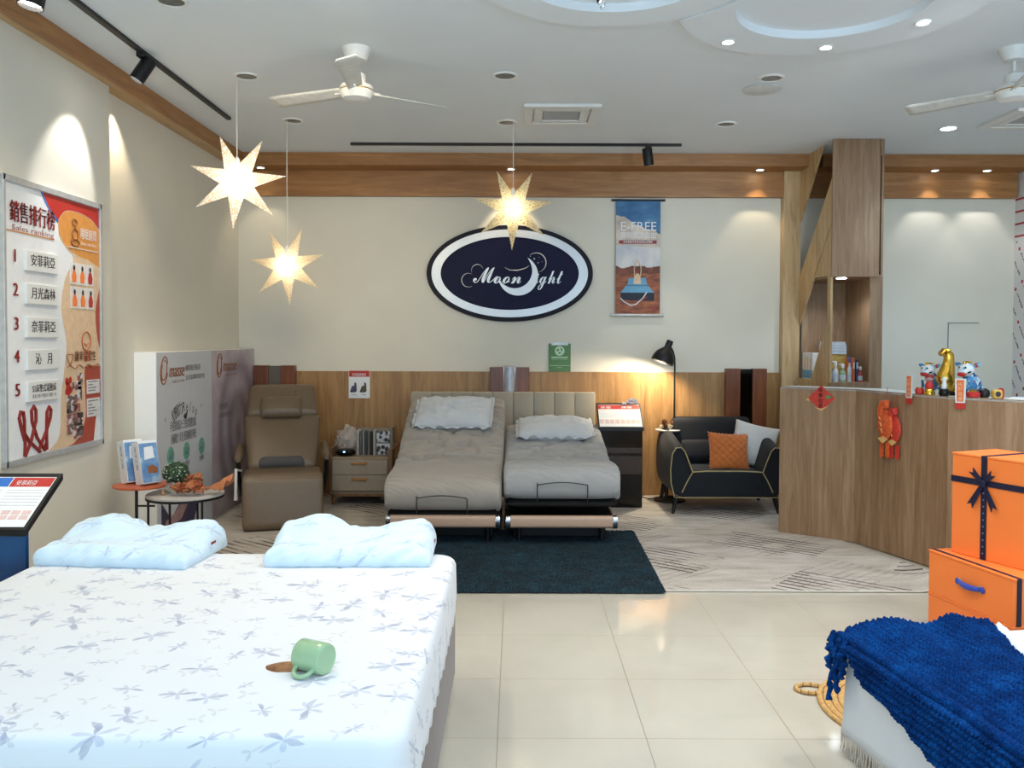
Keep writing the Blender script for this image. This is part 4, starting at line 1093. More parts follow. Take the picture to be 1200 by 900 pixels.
# green notice
gn = thing('green_notice', 'small green certificate with a white round emblem on the back wall', 'notice', (.445, 8.765, 1.27))
b = B(); b.box(.331, .558, 8.758, 8.768, 1.273, 1.562, .002); b.to('sheet', 'greenprint', gn)
b = B(); b.box(.362, .53, 8.755, 8.759, 1.545, 1.575); b.to('tape', 'silver', gn)
b = B(); b.prism(ell(.05, .05, 36), .001, FB(.445, 8.7572, 1.487)); b.box(.36, .53, 8.7565, 8.758, 1.415, 1.427); b.box(.34, .55, 8.7565, 8.758, 1.335, 1.339); b.text('SAFETY ISSUED', .014, FB(.445, 8.757, 1.40), width=.16); b.text('Taiwan', .018, FB(.445, 8.757, 1.318), width=.05); b.to('emblem', 'palegreen', gn)
b = B(); b.prism([(-.03, 0), (-.012, .02), (0, .008), (-.012, -.012)], .001, FB(.44, 8.7562, 1.492)); b.prism([(.01, .0), (.03, -.01), (.022, .02), (.008, .026)], .001, FB(.447, 8.7562, 1.492)); b.prism([(-.012, -.035), (.012, -.03), (.008, -.014), (-.008, -.016)], .001, FB(.445, 8.7562, 1.49)); b.to('emblem_mark', 'greenprint', gn)

# recliner poster
po = thing('recliner_poster', 'small white poster showing two recliners, on the wainscot above the bedside cabinet', 'poster', (-1.608, 8.74, .995))
b = B(); b.box(-1.717, -1.50, 8.737, 8.745, .995, 1.282, .001); b.to('sheet', 'whitepaper', po)
b = B(); b.box(-1.713, -1.504, 8.7355, 8.738, 1.215, 1.278); b.to('red_header', 'red', po)
b = B(); b.text('舒適健康躺椅', .032, FB(-1.61, 8.735, 1.235), width=.14); b.to('header_lettering', 'whitepaper', po)
for x, m_ in ((-1.668, 'photodark'), (-1.568, flat('poster_brown', rgb(92, 74, 58), .6))):
    b = B(); b.prism([(-.035, -.035), (-.03, -.045), (.02, -.045), (.035, -.03), (.03, .05), (.01, .06), (.008, .02), (-.01, .025), (-.02, .005)], .001, FB(x, 8.7355, 1.10)); b.to('recliner_picture', m_, po)
b = B(); b.text('MODEL', .018, FB(-1.66, 8.736, 1.03), width=.06); b.text('MODEL', .018, FB(-1.56, 8.736, 1.03), width=.05); b.to('caption', 'greyink', po)

# ================================================================== ranking board on the left wall
XB = -2.757
sb = thing('ranking_board', 'large white ranking notice board with five name plates on the left wall', 'notice board', (-2.77, 5.12, .90))
b = B(); b.box(-2.782, -2.762, 4.615, 5.655, .925, 2.465); b.to('board', 'whitepaper', sb)
b = B()
b.box(-2.785, -2.748, 4.59, 5.68, 2.455, 2.49, .003); b.box(-2.785, -2.748, 4.59, 5.68, .90, .935, .003)
b.box(-2.785, -2.748, 4.59, 4.612, .90, 2.49, .003); b.box(-2.785, -2.748, 5.657, 5.68, .90, 2.49, .003); b.to('frame', 'silver', sb)
def poly(b, pts, lift=0.0): b.prism(pts, .0008, frame((XB - .004 + lift, 0, 0), (0, 1, 0), (0, 0, 1)))
def curve_pts(pts, k=5):
    out = []
    for i in range(len(pts) - 1):
        for j in range(k):
            s = (i + j / k) / (len(pts) - 1); q = path_pt(pts, s); out.append((q.x, q.y))
    out.append(pts[-1]); return out
edge = curve_pts([(5.16, 2.36), (5.165, 2.23), (5.24, 2.16), (5.335, 2.10), (5.235, 1.975), (5.182, 1.79), (5.237, 1.585), (5.214, 1.43), (5.171, 1.25), (5.148, 1.02), (5.02, .937)], 4)
b = B(); poly(b, edge + [(5.50, .937), (5.60, 1.15), (5.655, 1.22), (5.655, 2.37)]); b.to('peach_field', 'peach', sb)
b = B(); poly(b, [(4.99, 2.453), (5.655, 2.453), (5.655, 2.32)] + curve_pts([(5.655, 2.32), (5.55, 2.375), (5.39, 2.395), (5.24, 2.382), (5.155, 2.315)], 4) + [(5.06, 2.375)], .0003); b.to('red_corner', 'red', sb)
b = B(); poly(b, curve_pts([(5.155, 2.31), (5.24, 2.378), (5.39, 2.39), (5.55, 2.37), (5.655, 2.31)], 4) + [(5.655, 2.07)] + curve_pts([(5.655, 2.07), (5.58, 2.09), (5.5, 2.11), (5.40, 2.12), (5.26, 2.16), (5.165, 2.23)], 4), .0005); b.to('orange_field', 'orangeprint', sb)
b = B(); poly(b, curve_pts([(5.655, 1.93), (5.60, 1.78), (5.62, 1.62), (5.655, 1.54)], 4), .001); poly(b, curve_pts([(5.655, 1.42), (5.47, 1.42), (5.455, 1.30), (5.46, 1.1), (5.36, .97), (5.25, .937)], 4) + [(5.56, .937), (5.60, 1.12), (5.655, 1.2)], .001)
b.to('dark_red_field', flat('brick_print', rgb(176, 76, 56), .5), sb)
b = B(); poly(b, curve_pts([(4.99, 2.453), (5.055, 2.375), (5.16, 2.31)], 6) + curve_pts([(5.15, 2.295), (5.04, 2.375), (4.97, 2.453)], 6)); b.to('blue_edge', 'blueprint', sb)
b = B(); b.text('銷售排行榜', .125, FL(XB, 4.888, 2.292), width=.45)
for dx in (.004, -.004):
    b.text('銷售排行榜', .125, FL(XB + .0004, 4.888 + dx, 2.292), width=.45)
b.to('title', 'darkred', sb)
b = B(); b.text('Sales ranking', .042, FL(XB, 4.888, 2.212), width=.42); b.to('subtitle', 'darkred', sb)
for k, z in enumerate((2.054, 1.868, 1.68, 1.50, 1.313)):
    b = B()
    for dx in (.004, -.004): b.text(str(k + 1), .10, FL(XB + .0004 + dx * .02, 4.703 + .003 * k + dx, z))
    b.to('rank_number', 'darkred', sb)
b = B(); b.box(XB - .003, XB - .001, 4.62, 5.11, 2.188, 2.195); b.to('gold_line', 'orangeprint', sb)
for k, (z, tx, sz) in enumerate(((2.042, '安菲莉亞', .072), (1.855, '月光森林', .072), (1.665, '奈菲莉亞', .072), (1.480, '沁　月', .072), (1.300, 'S1床墊式電動床', .052))):
    b = B(); b.box(XB - .006, XB + .012, 4.795, 5.125, z - .058, z + .058, .003); pl = b.to('name_plate', 'white', sb)
    b = B()
    for dx in (-.002, .002): b.text(tx, sz, FL(XB + .0125, 4.962 + dx, z + (.012 if k == 4 else 0)), width=.25 if k != 3 else .17)
    if k == 4: b.text('專為行動不便設計 健康一生', .026, FL(XB + .0125, 4.962, z - .03), width=.25)
    b.to('plate_lettering', 'ink', pl)
b = B(); b.text('睡眠顧問', .075, FL(XB + .002, 5.51, 2.262), width=.20); b.text('Sleep consultant', .03, FL(XB + .002, 5.51, 2.205), width=.2); b.box(XB - .002, XB + .0005, 5.26, 5.64, 2.165, 2.169); b.to('consultant_lettering', 'whitepaper', sb)
b = B()
def line(pts, r=.0035): b.tube([(XB + .001, y, z) for y, z in pts], r, 5)
line([(5.345 + .035 * math.cos(a * .5), 2.25 + .035 * math.sin(a * .5)) for a in range(14)]); line([(5.34 + .03 * math.cos(a * .5), 2.325 + .02 * math.sin(a * .5)) for a in range(14)]); line([(5.345 + .05 * math.cos(a * .5), 2.20 + .02 * math.sin(a * .5)) for a in range(14)])
b.to('emblem_drawing', 'brownlogo', sb)
b = B()
line([(5.47 + .055 * math.cos(a * .45), 1.585 + .06 * math.sin(a * .45)) for a in range(15)]); line([(5.445, 1.57), (5.47, 1.555), (5.495, 1.57)]); line([(5.44, 1.46), (5.46, 1.52), (5.50, 1.51), (5.51, 1.47), (5.46, 1.455)])
b.to('line_drawing', flat('rust_line', rgb(186, 84, 40), .5), sb)
b = B()
for dd in (-.002, .002): b.text('讓幸福發生', .07, FL(XB + .0012, 5.46 + dd, 1.486), width=.27)
b.to('happiness_lettering', 'brownlogo', sb)
b = B()
line([(5.27 + .04 * math.sin(a * .42) ** 3, 1.48 + .035 * math.cos(a * .42) - .014 * math.cos(a * .84)) for a in range(16)], .0025); b.to('heart_drawing', 'brownlogo', sb)
b = B()
line([(5.24 + .02 * k, 1.425 + .012 * math.sin(k * 1.1)) for k in range(21)], .0025)
b.to('wave_line', 'brownlogo', sb)
# pinned photographs: the consultants' portraits, six
M['portrait'] = flat('portrait_paper', rgb(226, 224, 222), .3)
for r in range(2):
    for c_ in range(3):
        y0 = 5.285 + c_ * .10 + r * .004; z0 = 1.94 - r * .15
        b = B(); b.box(XB - .004, XB, y0, y0 + .088, z0, z0 + .135); o = b.to('portrait_photo', 'portrait', sb)
        b = B(); b.prism([(.02, .012), (.068, .012), (.074, .05), (.06, .085), (.03, .085), (.016, .05)], .0006, FL(XB + .0002, y0, z0)); b.to('portrait_dress', 'orange' if c_ < 2 else 'red', o)
        b = B(); b.prism(ell(.013, .018, 14, .045, .102), .0006, FL(XB + .0006, y0, z0)); b.to('portrait_head', 'ink', o)
t = NT('snapshot'); t.base(t.ramp(t.voro(t.mapping((1, 1, 1)), 34, out='Color'), [(.1, rgb(40, 36, 40)), (.4, rgb(120, 100, 96)), (.6, rgb(176, 90, 80)), (.8, rgb(214, 210, 210))])); M['snap'] = t.m
for k, (y, z, w, h) in enumerate(((5.30, 1.28, .10, .05), (5.36, 1.31, .06, .075), (5.23, 1.20, .12, .05), (5.36, 1.21, .05, .09), (5.23, 1.14, .07, .055), (5.31, 1.14, .08, .055), (5.23, 1.075, .07, .06), (5.31, 1.055, .11, .08), (5.23, 1.01, .07, .06), (5.31, .975, .11, .075))):
    b = B(); b.box(XB - .003, XB + .001, y, y + w, z, z + h); b.to('snapshot', 'snap', sb)
b = B()
for y, z, r in ((5.23, 1.34, .022), (5.27, 1.345, .022), (5.245, 1.305, .03), (5.225, 1.275, .018), (5.275, 1.285, .022), (5.25, 1.262, .016)): poly(b, ell(r * .8, r, 12, y, z), .0045)
b.to('flower_sticker', 'red', sb)
b = B(); b.box(XB - .003, XB + .0005, 5.475, 5.64, 1.245, 1.335); b.box(XB - .003, XB + .0005, 5.475, 5.64, 1.095, 1.215); b.to('notice_sheet', 'portrait', sb)
b = B()
for z in (1.32, 1.30, 1.28, 1.262, 1.195, 1.17, 1.15, 1.13, 1.112): b.box(XB, XB + .001, 5.49, 5.49 + (.13 if z in (1.32, 1.195) else .08 + .03 * math.sin(z * 90)), z, z + .006)
b.to('notice_text', 'greyink', sb)
b = B()
def loop(yc, zb, zt, w):
    n = 26; pts = []
    for k in range(n + 1):
        s = k / n; a = PI * s; pts.append((yc + w * math.sin(2 * PI * s - PI) * -1 * (1 if True else 0) * math.sin(a), zb + (zt - zb) * math.sin(a)))
    return pts
def thick(pts): b.tube([(XB, y, z) for y, z in pts], .010, 6)
thick([(4.775, .94), (4.78, 1.02), (4.745, 1.10), (4.725, 1.16), (4.74, 1.195), (4.765, 1.19), (4.775, 1.14), (4.775, 1.07), (4.82, 1.02), (4.93, .945)])
thick([(4.78, .94), (4.84, 1.02), (4.89, 1.13), (4.89, 1.19), (4.87, 1.215), (4.845, 1.19), (4.85, 1.13), (4.90, 1.03), (4.98, .95), (4.99, .99)])
thick([(4.91, .95), (4.99, 1.05), (5.04, 1.13), (5.05, 1.18), (5.03, 1.20), (5.005, 1.17), (5.0, 1.08), (5.0, .95)])
b.to('crown_mark', 'darkred', sb)

# ================================================================== ceiling fittings
M['darkglass'] = flat('unlit_lamp_glass', rgb(92, 94, 92), .25)
M['lit'] = glow('lit_lamp_lens', (1, .95, .86, 1), 14)
M['litcool'] = glow('lit_lamp_lens_cool', (.80, .92, 1, 1), 16)
def downlight_at(name, label, x, y, r, lens, group, z=ZC):
    o = thing(name, label, 'ceiling light', (x, y, z), 0, group)
    b = B(); b.lathe([(r * .80, -.001), (r * .82, -.008), (r, -.010), (r * 1.04, -.006), (r * 1.05, 0)], (0, 0, 0), 30, cap=False); b.to('trim_ring', 'white', o, smooth=30, world=False)
    b = B(); b.lathe([(r * .81, -.001), (r * .81, -.004), (.001, -.005)], (0, 0, 0), 30); b.to('lens', lens, o, smooth=30, world=False)
    return o
d0 = None
for x, y, lab in ((-1.88, 5.98, 'unlit ceiling downlight above the brightest star lamp'), (-1.875, 7.19, 'unlit ceiling downlight above the lower pale star lamp'),
                  (-.083, 5.95, 'unlit ceiling downlight beyond the round medallion, in front of the air vent'), (-.086, 7.22, 'unlit ceiling downlight above the yellow star lamp'),
                  (1.765, 7.25, 'unlit ceiling downlight nearest the long black track spot'), (1.766, 5.98, 'unlit ceiling downlight beside the round ceiling speaker'),
                  (-1.87, 4.66, 'unlit ceiling downlight at the top edge, beside the left track')):
    if d0 is None: d0 = downlight_at('downlight', lab, x, y, .085, 'darkglass', 'unlit downlights in the ceiling')
    else: another(d0, (x, y, ZC), lab)
sp = thing('ceiling_speaker', 'round white ceiling speaker grille beside an unlit downlight', 'speaker', (1.777, 6.25, ZC))
b = B(); b.lathe([(.135, 0), (.14, -.006), (.125, -.010), (.001, -.012)], (0, 0, 0), 36); b.to('grille', flat('speaker_mesh', rgb(216, 218, 216), .7), sp, smooth=30, world=False)
d1 = None
for x, y, z, lab in ((1.255, 5.13, ZC - .045, 'lit downlight in the right ceiling ring, nearest the big medallion'), (1.87, 5.22, ZC - .045, 'lit downlight in the right ceiling ring, lowest in view'),
                     (2.263, 4.81, ZC - .045, 'lit downlight in the right ceiling ring, farthest right'), (.32, 4.30, ZC, 'lit downlight inside the middle medallion by the chandelier')):
    if d1 is None: d1 = downlight_at('downlight', lab, x, y, .04, 'lit', 'lit downlights in the ceiling rings', z)
    else: another(d1, (x, y, z), lab)
    spot('downlight_light', (x, y, z - .02), (x, y, 0), 14, NEUT, 80, .8, .03)
downlight_at('downlight', 'bright bluish lit downlight in front of the right-hand air vent', 3.70, 7.37, .075, 'litcool', None)
spot('downlight_light', (3.70, 7.37, ZC - .03), (3.7, 7.37, 0), 40, COOL, 110, .8, .05)
d2 = None
for x, y, lab, p in ((-2.555, 8.55, 'lit downlight under the cornice beside the brightest star lamp', 4), (-.058, 8.58, 'lit downlight under the cornice just above the yellow star lamp', 26),
                     (2.43, 8.58, 'lit downlight under the cornice left of the display cabinet', 8), (4.18, 8.58, 'lit downlight under the cornice nearer the cabinet on the right wall section', 8), (4.70, 8.58, 'lit downlight under the cornice farthest right', 8)):
    if d2 is None: d2 = downlight_at('downlight', lab, x, y, .040, 'lit', 'lit downlights under the cornice', 3.31)
    else: another(d2, (x, y, 3.31), lab)
    spot('downlight_light', (x, y, 3.29), (x, y + .06, 0), p, WARM if x < 3 else NEUT, 75, .5, .02)
for y in (6.2, 4.2): spot('cornice_light', (-2.76, y, 3.29), (-2.80, y, 0), 7, WARM, 80, .6, .02) if y < 5 else spot('cornice_light', (-2.77, 6.02, 3.28), (-2.765, 6.42, .9), 30, WARM, 70, .8, .02)
# track lights
def track(label, p0, p1):
    o = thing('light_track', label, 'track rail', p0)
    b = B(); d = Vector(p1) - Vector(p0)
    if abs(d.x) > abs(d.y): b.box(p0[0], p1[0], p0[1] - .017, p0[1] + .017, ZC - .022, ZC)
    else: b.box(p0[0] - .017, p0[0] + .017, p0[1], p1[1], ZC - .022, ZC)
    b.to('rail', 'black', o); return o
track('black track rail along the left side of the ceiling', (-2.38, 1.5, ZC), (-2.38, 7.1, ZC))
track('black track rail across the ceiling in front of the back cornice', (-1.55, 8.0, ZC), (1.53, 8.0, ZC))
def track_spot(label, x, y, aim, power, col, off=(0, 0), r=.046, ang=36):
    o = thing('track_spotlight', label, 'spotlight', (x, y, ZC))
    b = B(); b.box(-.022, .022, -.06, .06, -.05, -.02, .004); b.to('adapter', 'black', o, world=False)
    c = Vector((0, 0, -.115)); d = (Vector(aim) - Vector((x, y, ZC - .12))).normalized()
    b = B(); b.tube([(0, 0, -.05), (0, 0, -.085), c], .010, 8); b.to('stem', 'black', o, world=False)
    mt = d.to_track_quat('Z', 'Y').to_matrix().to_4x4()
    b = B(); b.lathe([(.001, -.075), (r * .95, -.075), (r, -.07), (r, .085), (r * .93, .085), (r * .9, .06), (.001, .06)], c, 30, mt); b.to('housing', 'black', o, smooth=35, world=False)
    b = B(); b.lathe([(r * .88, .062), (.001, .064)], c, 30, mt); b.to('lens', 'lit', o, world=False)
    spot('track_light', Vector((x, y, ZC)) + c + d * .10, aim, power, col, ang, .5, .02); return o
track_spot('black spotlight on the left track aimed at the wall above the ranking board', -2.38, 5.48, (-2.79, 5.30, 2.55), 22, (1, .97, .92), ang=58)
track_spot('black spotlight at the top left corner of the ceiling track', -2.38, 4.24, (-2.62, 4.02, 1.4), 22, (1, .97, .92), r=.06)
track_spot('black spotlight on the cross track above the hanging banner', 1.22, 8.0, (1.55, 8.3, 1.2), 14, NEUT, ang=60)

# air vents
def vent(label, cx, cy, rz=0, w=.6):
    o = thing('air_vent', label, 'air vent', (cx, cy, ZC), rz)
    h = w / 2
    b = B()
    for s in (-1, 1):
        b.box(-h, h, s * h - .07 * (s > 0), s * h + .07 * (s < 0), -.025, 0, .004); b.box(s * h - .07 * (s > 0), s * h + .07 * (s < 0), -h + .07, h - .07, -.025, 0, .004)
    b.to('frame', 'white', o, world=False)
    for a in range(4):
        m_ = Matrix.Rotation(a * PI / 2, 4, 'Z'); b = B(); b.prism([(-h + .09, -h + .085), (h - .09, -h + .085), (h - .15, -h + .15), (-h + .15, -h + .15)], .008, m_ @ Matrix.Translation((0, 0, -.02))); b.to('louvre', 'white', o, world=False)
    b = B(); b.box(-h + .155, h - .155, -h + .155, h - .155, -.012, -.002); b.to('grille', flat('vent_grille', rgb(176, 180, 184), .6), o, world=False)
    return o
vent('square white ceiling air vent in the middle, above the yellow star lamp', .355, 6.95)
vent('square white ceiling air vent at the right, behind the right ceiling fan', 4.22, 7.02)
# fans
M['fanblade'] = flat('fan_blade', rgb(214, 214, 208), .5)
def fan(label, x, y, a0):
    o = thing('ceiling_fan', label, 'fan', (x, y, ZC))
    b = B(); b.lathe([(.09, 0), (.086, -.02), (.06, -.075), (.02, -.08)], (0, 0, 0), 30); b.to('canopy', 'white', o, smooth=35, world=False)
    b = B(); b.tube([(0, 0, -.07), (0, 0, -.20)], .010, 10); b.to('downrod', 'white', o, smooth=True, world=False)
    b = B(); b.lathe([(.03, -.15), (.055, -.165), (.058, -.215), (.06, -.22), (.10, -.235), (.105, -.255), (.10, -.262), (.106, -.268), (.105, -.285), (.085, -.315), (.03, -.325), (.001, -.327)], (0, 0, 0), 36); b.to('motor', 'white', o, smooth=35, world=False)
    b = B(); b.lathe([(.1045, -.2605), (.1065, -.262), (.1065, -.266), (.1045, -.268)], (0, 0, 0), 36, cap=False); b.to('gold_band', 'gold', o, smooth=True, world=False)
    for k in range(3):
        a = a0 + k * 2 * PI / 3; mt = Matrix.Rotation(a, 4, 'Z')
        b = B(); b.sheet(lambda u, v: mt @ Vector((.09 + .56 * u, (v - .5) * (.085 + .05 * u) * (1 if u < .97 else .8), -.265 + (v - .5) * .035)), 12, 4); b.to('blade', 'fanblade', o, smooth=True, world=False, solid=.006)
        b = B(); b.tube([mt @ Vector((.07, 0, -.26)), mt @ Vector((.16, 0, -.265))], .010, 6); b.to('blade_arm', 'white', o, world=False)
    return o
fan('white ceiling fan on the left, between the track and the air vent', -1.01, 5.41, .62)
fan('white ceiling fan at the right edge, in front of the right-hand air vent', 3.10, 5.37, .25)
# chandelier in the middle medallion
M['crystal'] = flat('clear_crystal', rgb(220, 230, 236), .05); M['crystal'].node_tree.nodes['Principled BSDF'].inputs['Transmission Weight'].default_value = .8
ch = thing('chandelier', 'small chrome chandelier with a glass drop inside the round ceiling medallion', 'chandelier', (.42, 4.30, ZC))
b = B(); b.lathe([(.06, 0), (.055, -.02), (.01, -.03)], (0, 0, 0), 24); b.tube([(0, 0, -.02), (0, 0, -.12)], .006, 8); b.to('canopy', 'chrome', ch, smooth=35, world=False)
for k in range(5):
    a = .4 + k * 2 * PI / 5; b = B(); b.tube([(0, 0, -.06), (.05 * math.cos(a), .05 * math.sin(a), -.105), (.11 * math.cos(a), .11 * math.sin(a), -.10), (.14 * math.cos(a), .14 * math.sin(a), -.06)], .005, 6); b.to('arm', 'black', ch, smooth=True, world=False)
b = B(); b.lathe([(.001, -.125), (.012, -.135), (.018, -.15), (.012, -.165), (.001, -.18)], (0, 0, 0), 10); b.to('glass_drop', 'crystal', ch, world=False)

# ================================================================== star lamps
def starmat(name, paper, hole, scale, thr, emis, holec):
    t = NT(name); v = t.voro(t.coord(), scale, dim='3D', rnd=.9)
    h = t.math('LESS_THAN', v, thr)
    col = t.mix(h, paper, hole); t.base(col); t.set(Roughness=.8)
    e = t.mix(h, paper, holec)
    t.link(e, t.b.inputs['Emission Color'])
    t.link(t.math('MULTIPLY_ADD', h, emis[1], emis[0]), t.b.inputs['Emission Strength'])
    tr = t.node('ShaderNodeBsdfTranslucent'); t.link(col, tr.inputs[0]); mx = t.node('ShaderNodeMixShader'); mx.inputs[0].default_value = .55
    out = t.n['Material Output']; t.link(t.b.outputs[0], mx.inputs[1]); t.link(tr.outputs[0], mx.inputs[2]); t.link(mx.outputs[0], out.inputs[0]); return t.m
M['star1'] = starmat('star_paper_white', rgb(240, 226, 200), rgb(255, 250, 240), 62, .40, (.10, .55), (1, .97, .92, 1))
M['star2'] = starmat('star_paper_ivory', rgb(240, 228, 200), rgb(214, 160, 120), 78, .26, (.10, -.05), rgb(214, 150, 110))
M['star3'] = starmat('star_paper_gold', rgb(238, 226, 190), rgb(140, 108, 70), 72, .30, (.08, -.05), rgb(150, 110, 60))
M['cord'] = flat('white_cord', rgb(214, 210, 200), .6)
def star(label, c, R, m_, rot, turn, ctop, power, col):
    o = thing('star_lamp', label, 'lamp', c, turn)
    b = B(); n = 7; rin = R * .36; dep = R * .26
    tips = [(R * math.sin(2 * PI * k / n + rot), R * math.cos(2 * PI * k / n + rot)) for k in range(n)]
    vals = [(rin * math.sin(2 * PI * (k + .5) / n + rot), rin * math.cos(2 * PI * (k + .5) / n + rot)) for k in range(n)]
    for sg in (-1, 1):
        cc = Vector((0, sg * dep, 0))
        for k in range(n):
            tx, tz = tips[k]; T = Vector((tx, 0, tz))
            for (vx, vz) in (vals[k], vals[k - 1]):
                V_ = Vector((vx, 0, vz))
                b.bm.faces.new([b.bm.verts.new(q) for q in (cc, V_, T)])
    bmesh.ops.subdivide_edges(b.bm, edges=b.bm.edges[:], cuts=2, use_grid_fill=True)
    b.to('paper_star', m_, o, world=False, weld=True)
    b = B(); b.tube([(0, 0, R * .25), (0, 0, ctop - c[2])], .004, 6); b.to('cord', 'cord', o, world=False)
    b = B(); b.lathe([(.02, 0), (.02, .05), (.008, .07)], (0, 0, R * .30), 12); b.to('lamp_holder', 'white', o, world=False)
    point('star_bulb', c, power, col, .035)
    return o
star('large bright white cut-paper star lamp hanging nearest the left track', (-1.95, 5.98, 2.70), .335, 'star1', .09 + PI / 7, .12, ZC, .9, (1, .94, .86))
star('pale ivory paper star lamp hanging lowest, in front of the cream wall', (-1.925, 7.18, 2.215), .335, 'star2', -.06 + PI / 7, -.1, ZC, 1.0, (1, .90, .74))
star('yellow speckled paper star lamp hanging in front of the oval sign', (-.03, 7.2, 2.70), .345, 'star3', .03 + PI / 7, .05, ZC, 1.0, (1, .93, .80))

# ================================================================== display cabinet by the counter
cab = thing('display_cabinet', 'tall grey-oak display cabinet with slanted side openings reaching the ceiling', 'cabinet', (3.09, 8.2, 0))
MX = Matrix(((0, 0, 1, 2.862), (1, 0, 0, 0), (0, 1, 0, 0), (0, 0, 0, 1)))
b = B()
for poly_ in ([(8.66, 3.428), (8.04, 3.428), (8.66, 2.80)], [(7.79, 3.08), (8.66, 2.235), (8.66, 1.76), (8.238, 2.212), (7.79, 2.68)],
              [(7.79, 2.655), (8.222, 2.205), (7.79, 2.195)], [(7.79, 2.2), (7.87, 2.2), (7.87, 1.76), (8.285, 1.222), (7.79, 1.222)], [(7.79, 0), (8.66, 0), (8.66, 1.222), (7.79, 1.222)]):
    b.prism(poly_, .02, MX)
b.to('side_panel', 'pillaroak', cab)
b = B(); b.box(2.862, 3.29, 7.765, 7.785, 2.185, 3.428); b.box(3.285, 3.318, 7.765, 7.785, 3.28, 3.428); b.to('door', 'greyoak', cab)
b = B(); b.box(3.22, 3.335, 7.785, 7.805, 0, 2.185); b.box(2.862, 3.22, 7.785, 7.805, 0, 1.222); b.to('front_panel', 'greyoak', cab)
b = B(); b.box(3.315, 3.335, 7.79, 8.66, 0, 3.428); b.to('right_side', 'greyoak', cab)
b = B(); b.box(2.882, 3.315, 8.62, 8.64, 1.0, 2.20); b.to('back_panel', 'greyoak', cab)
b = B(); b.box(2.882, 3.315, 7.805, 8.62, 1.20, 1.222); b.to('shelf', 'greyoak', cab)
b = B(); b.box(2.882, 3.315, 7.79, 8.62, 2.185, 2.205); b.to('top_board', 'greyoak', cab)
b = B(); b.lathe([(.04, 0), (.045, -.006), (.001, -.008)], (3.02, 7.95, 2.185), 24); b.to('lamp', 'litcool', cab)
spot('cabinet_light', (3.02, 7.95, 2.165), (3.04, 8.1, 1.2), 7, (.82, .92, 1), 130, .6, .02)
def box_thing(name, label, cat, x0, x1, y0, y1, z0, z1, mat, group=None, bev=.003, rz=0):
    o = thing(name, label, cat, ((x0 + x1) / 2, (y0 + y1) / 2, z0), rz, group)
    return o
M['bookwhite'] = flat('book_paper', rgb(206, 216, 226), .6)
M['yellowcard'] = flat('yellow_card', rgb(206, 170, 90), .5, vscale=30, var=.15)
ca = thing('carton', 'mustard patterned carton at the back of the cabinet shelf, under the books', 'box', (3.06, 8.27, 1.222))
b = B(); b.box(-.10, .11, -.09, .09, 0, .25, .004); b.to('body', 'yellowcard', ca, world=False)
b = B(); b.box(-.10, .11, -.005, .005, .2500, .2506); b.to('tape', 'bookwhite', ca, world=False)
zz = 1.474
for k, (lab, w, th, c) in enumerate((('undermost pale book of the stack on the carton in the cabinet', .22, .034, (176, 196, 214)), ('second pale book from the bottom of the cabinet stack', .215, .028, (206, 214, 222)), ('third pale book from the bottom of the cabinet stack', .21, .028, (188, 204, 220)), ('topmost white book of the stack in the cabinet', .19, .026, (224, 228, 232)))):
    o = thing('book', lab, 'book', (3.06, 8.25, zz), .06 * (k - 1), 'books stacked in the cabinet')
    m_ = flat('book_cover_%d' % k, rgb(*c), .5)
    b = B(); b.box(-w / 2, w / 2, -.075, .075, 0, .003); b.box(-w / 2, w / 2, -.075, .075, th - .003, th); b.box(-w / 2, w / 2, .072, .075, 0, th); b.to('cover', m_, o, world=False)
    b = B(); b.box(-w / 2 + .004, w / 2 - .004, -.072, .072, .003, th - .003); b.to('pages', 'bookwhite', o, world=False)
    zz += th + .0005
for k, (lab, x, h, r, c, cap_) in enumerate((('blue spray bottle at the front left of the cabinet shelf', 2.915, .17, .022, (70, 120, 180), (230, 230, 232)), ('white bottle with pump beside the blue one on the cabinet shelf', 2.968, .15, .026, (216, 220, 222), (240, 240, 240)),
        ('green-labelled cleaning bottle in the middle of the cabinet shelf', 3.035, .13, .030, (146, 176, 130), (226, 228, 228)), ('slim white bottle with a blue band on the cabinet shelf', 3.098, .18, .019, (214, 220, 228), (60, 90, 160)),
        ('red bottle at the right end of the cabinet shelf', 3.20, .11, .022, (176, 70, 70), (220, 216, 214)))):
    o = thing('bottle', lab, 'bottle', (x, 7.93, 1.222), 0, 'bottles in the cabinet')
    b = B(); b.lathe([(r, 0), (r, h * .6), (r * .85, h * .72), (r * .4, h * .82), (r * .4, h)], (0, 0, 0), 20); b.to('body', flat('bottle_plastic_%d' % k, rgb(*c), .35), o, smooth=40, world=False)
    b = B(); b.lathe([(r * .55, h * .98), (r * .55, h * 1.2), (r * .3, h * 1.28)], (0, 0, 0), 16); b.box(-r * 1.2, r * .2, -.006, .006, h * 1.2, h * 1.28); b.to('cap', flat('bottle_cap_%d' % k, rgb(*cap_), .35), o, smooth=40, world=False)
    b = B(); b.lathe([(r * 1.01, h * .12), (r * 1.01, h * .5)], (0, 0, 0), 20, cap=False); b.to('label_band', 'bookwhite', o, world=False)
for k, (lab, c) in enumerate((('orange folder upright beside the slim bottle in the cabinet', (206, 104, 60)), ('navy folder upright beside the orange one in the cabinet', (40, 62, 110)))):
    o = thing('folder', lab, 'folder', (3.14 + k * .03, 8.02, 1.222))
    b = B(); b.box(-.011, .011, -.09, .09, 0, .22 - .015 * k, .003); b.to('cover', flat('folder_%d' % k, rgb(*c), .5), o, world=False)
    b = B(); b.box(-.007, .007, -.0905, -.09, .12, .18); b.to('spine_label', 'bookwhite', o, world=False)
o = thing('picture_card', 'white printed box seen through the slanted side opening of the cabinet', 'box', (2.95, 8.45, 1.222))
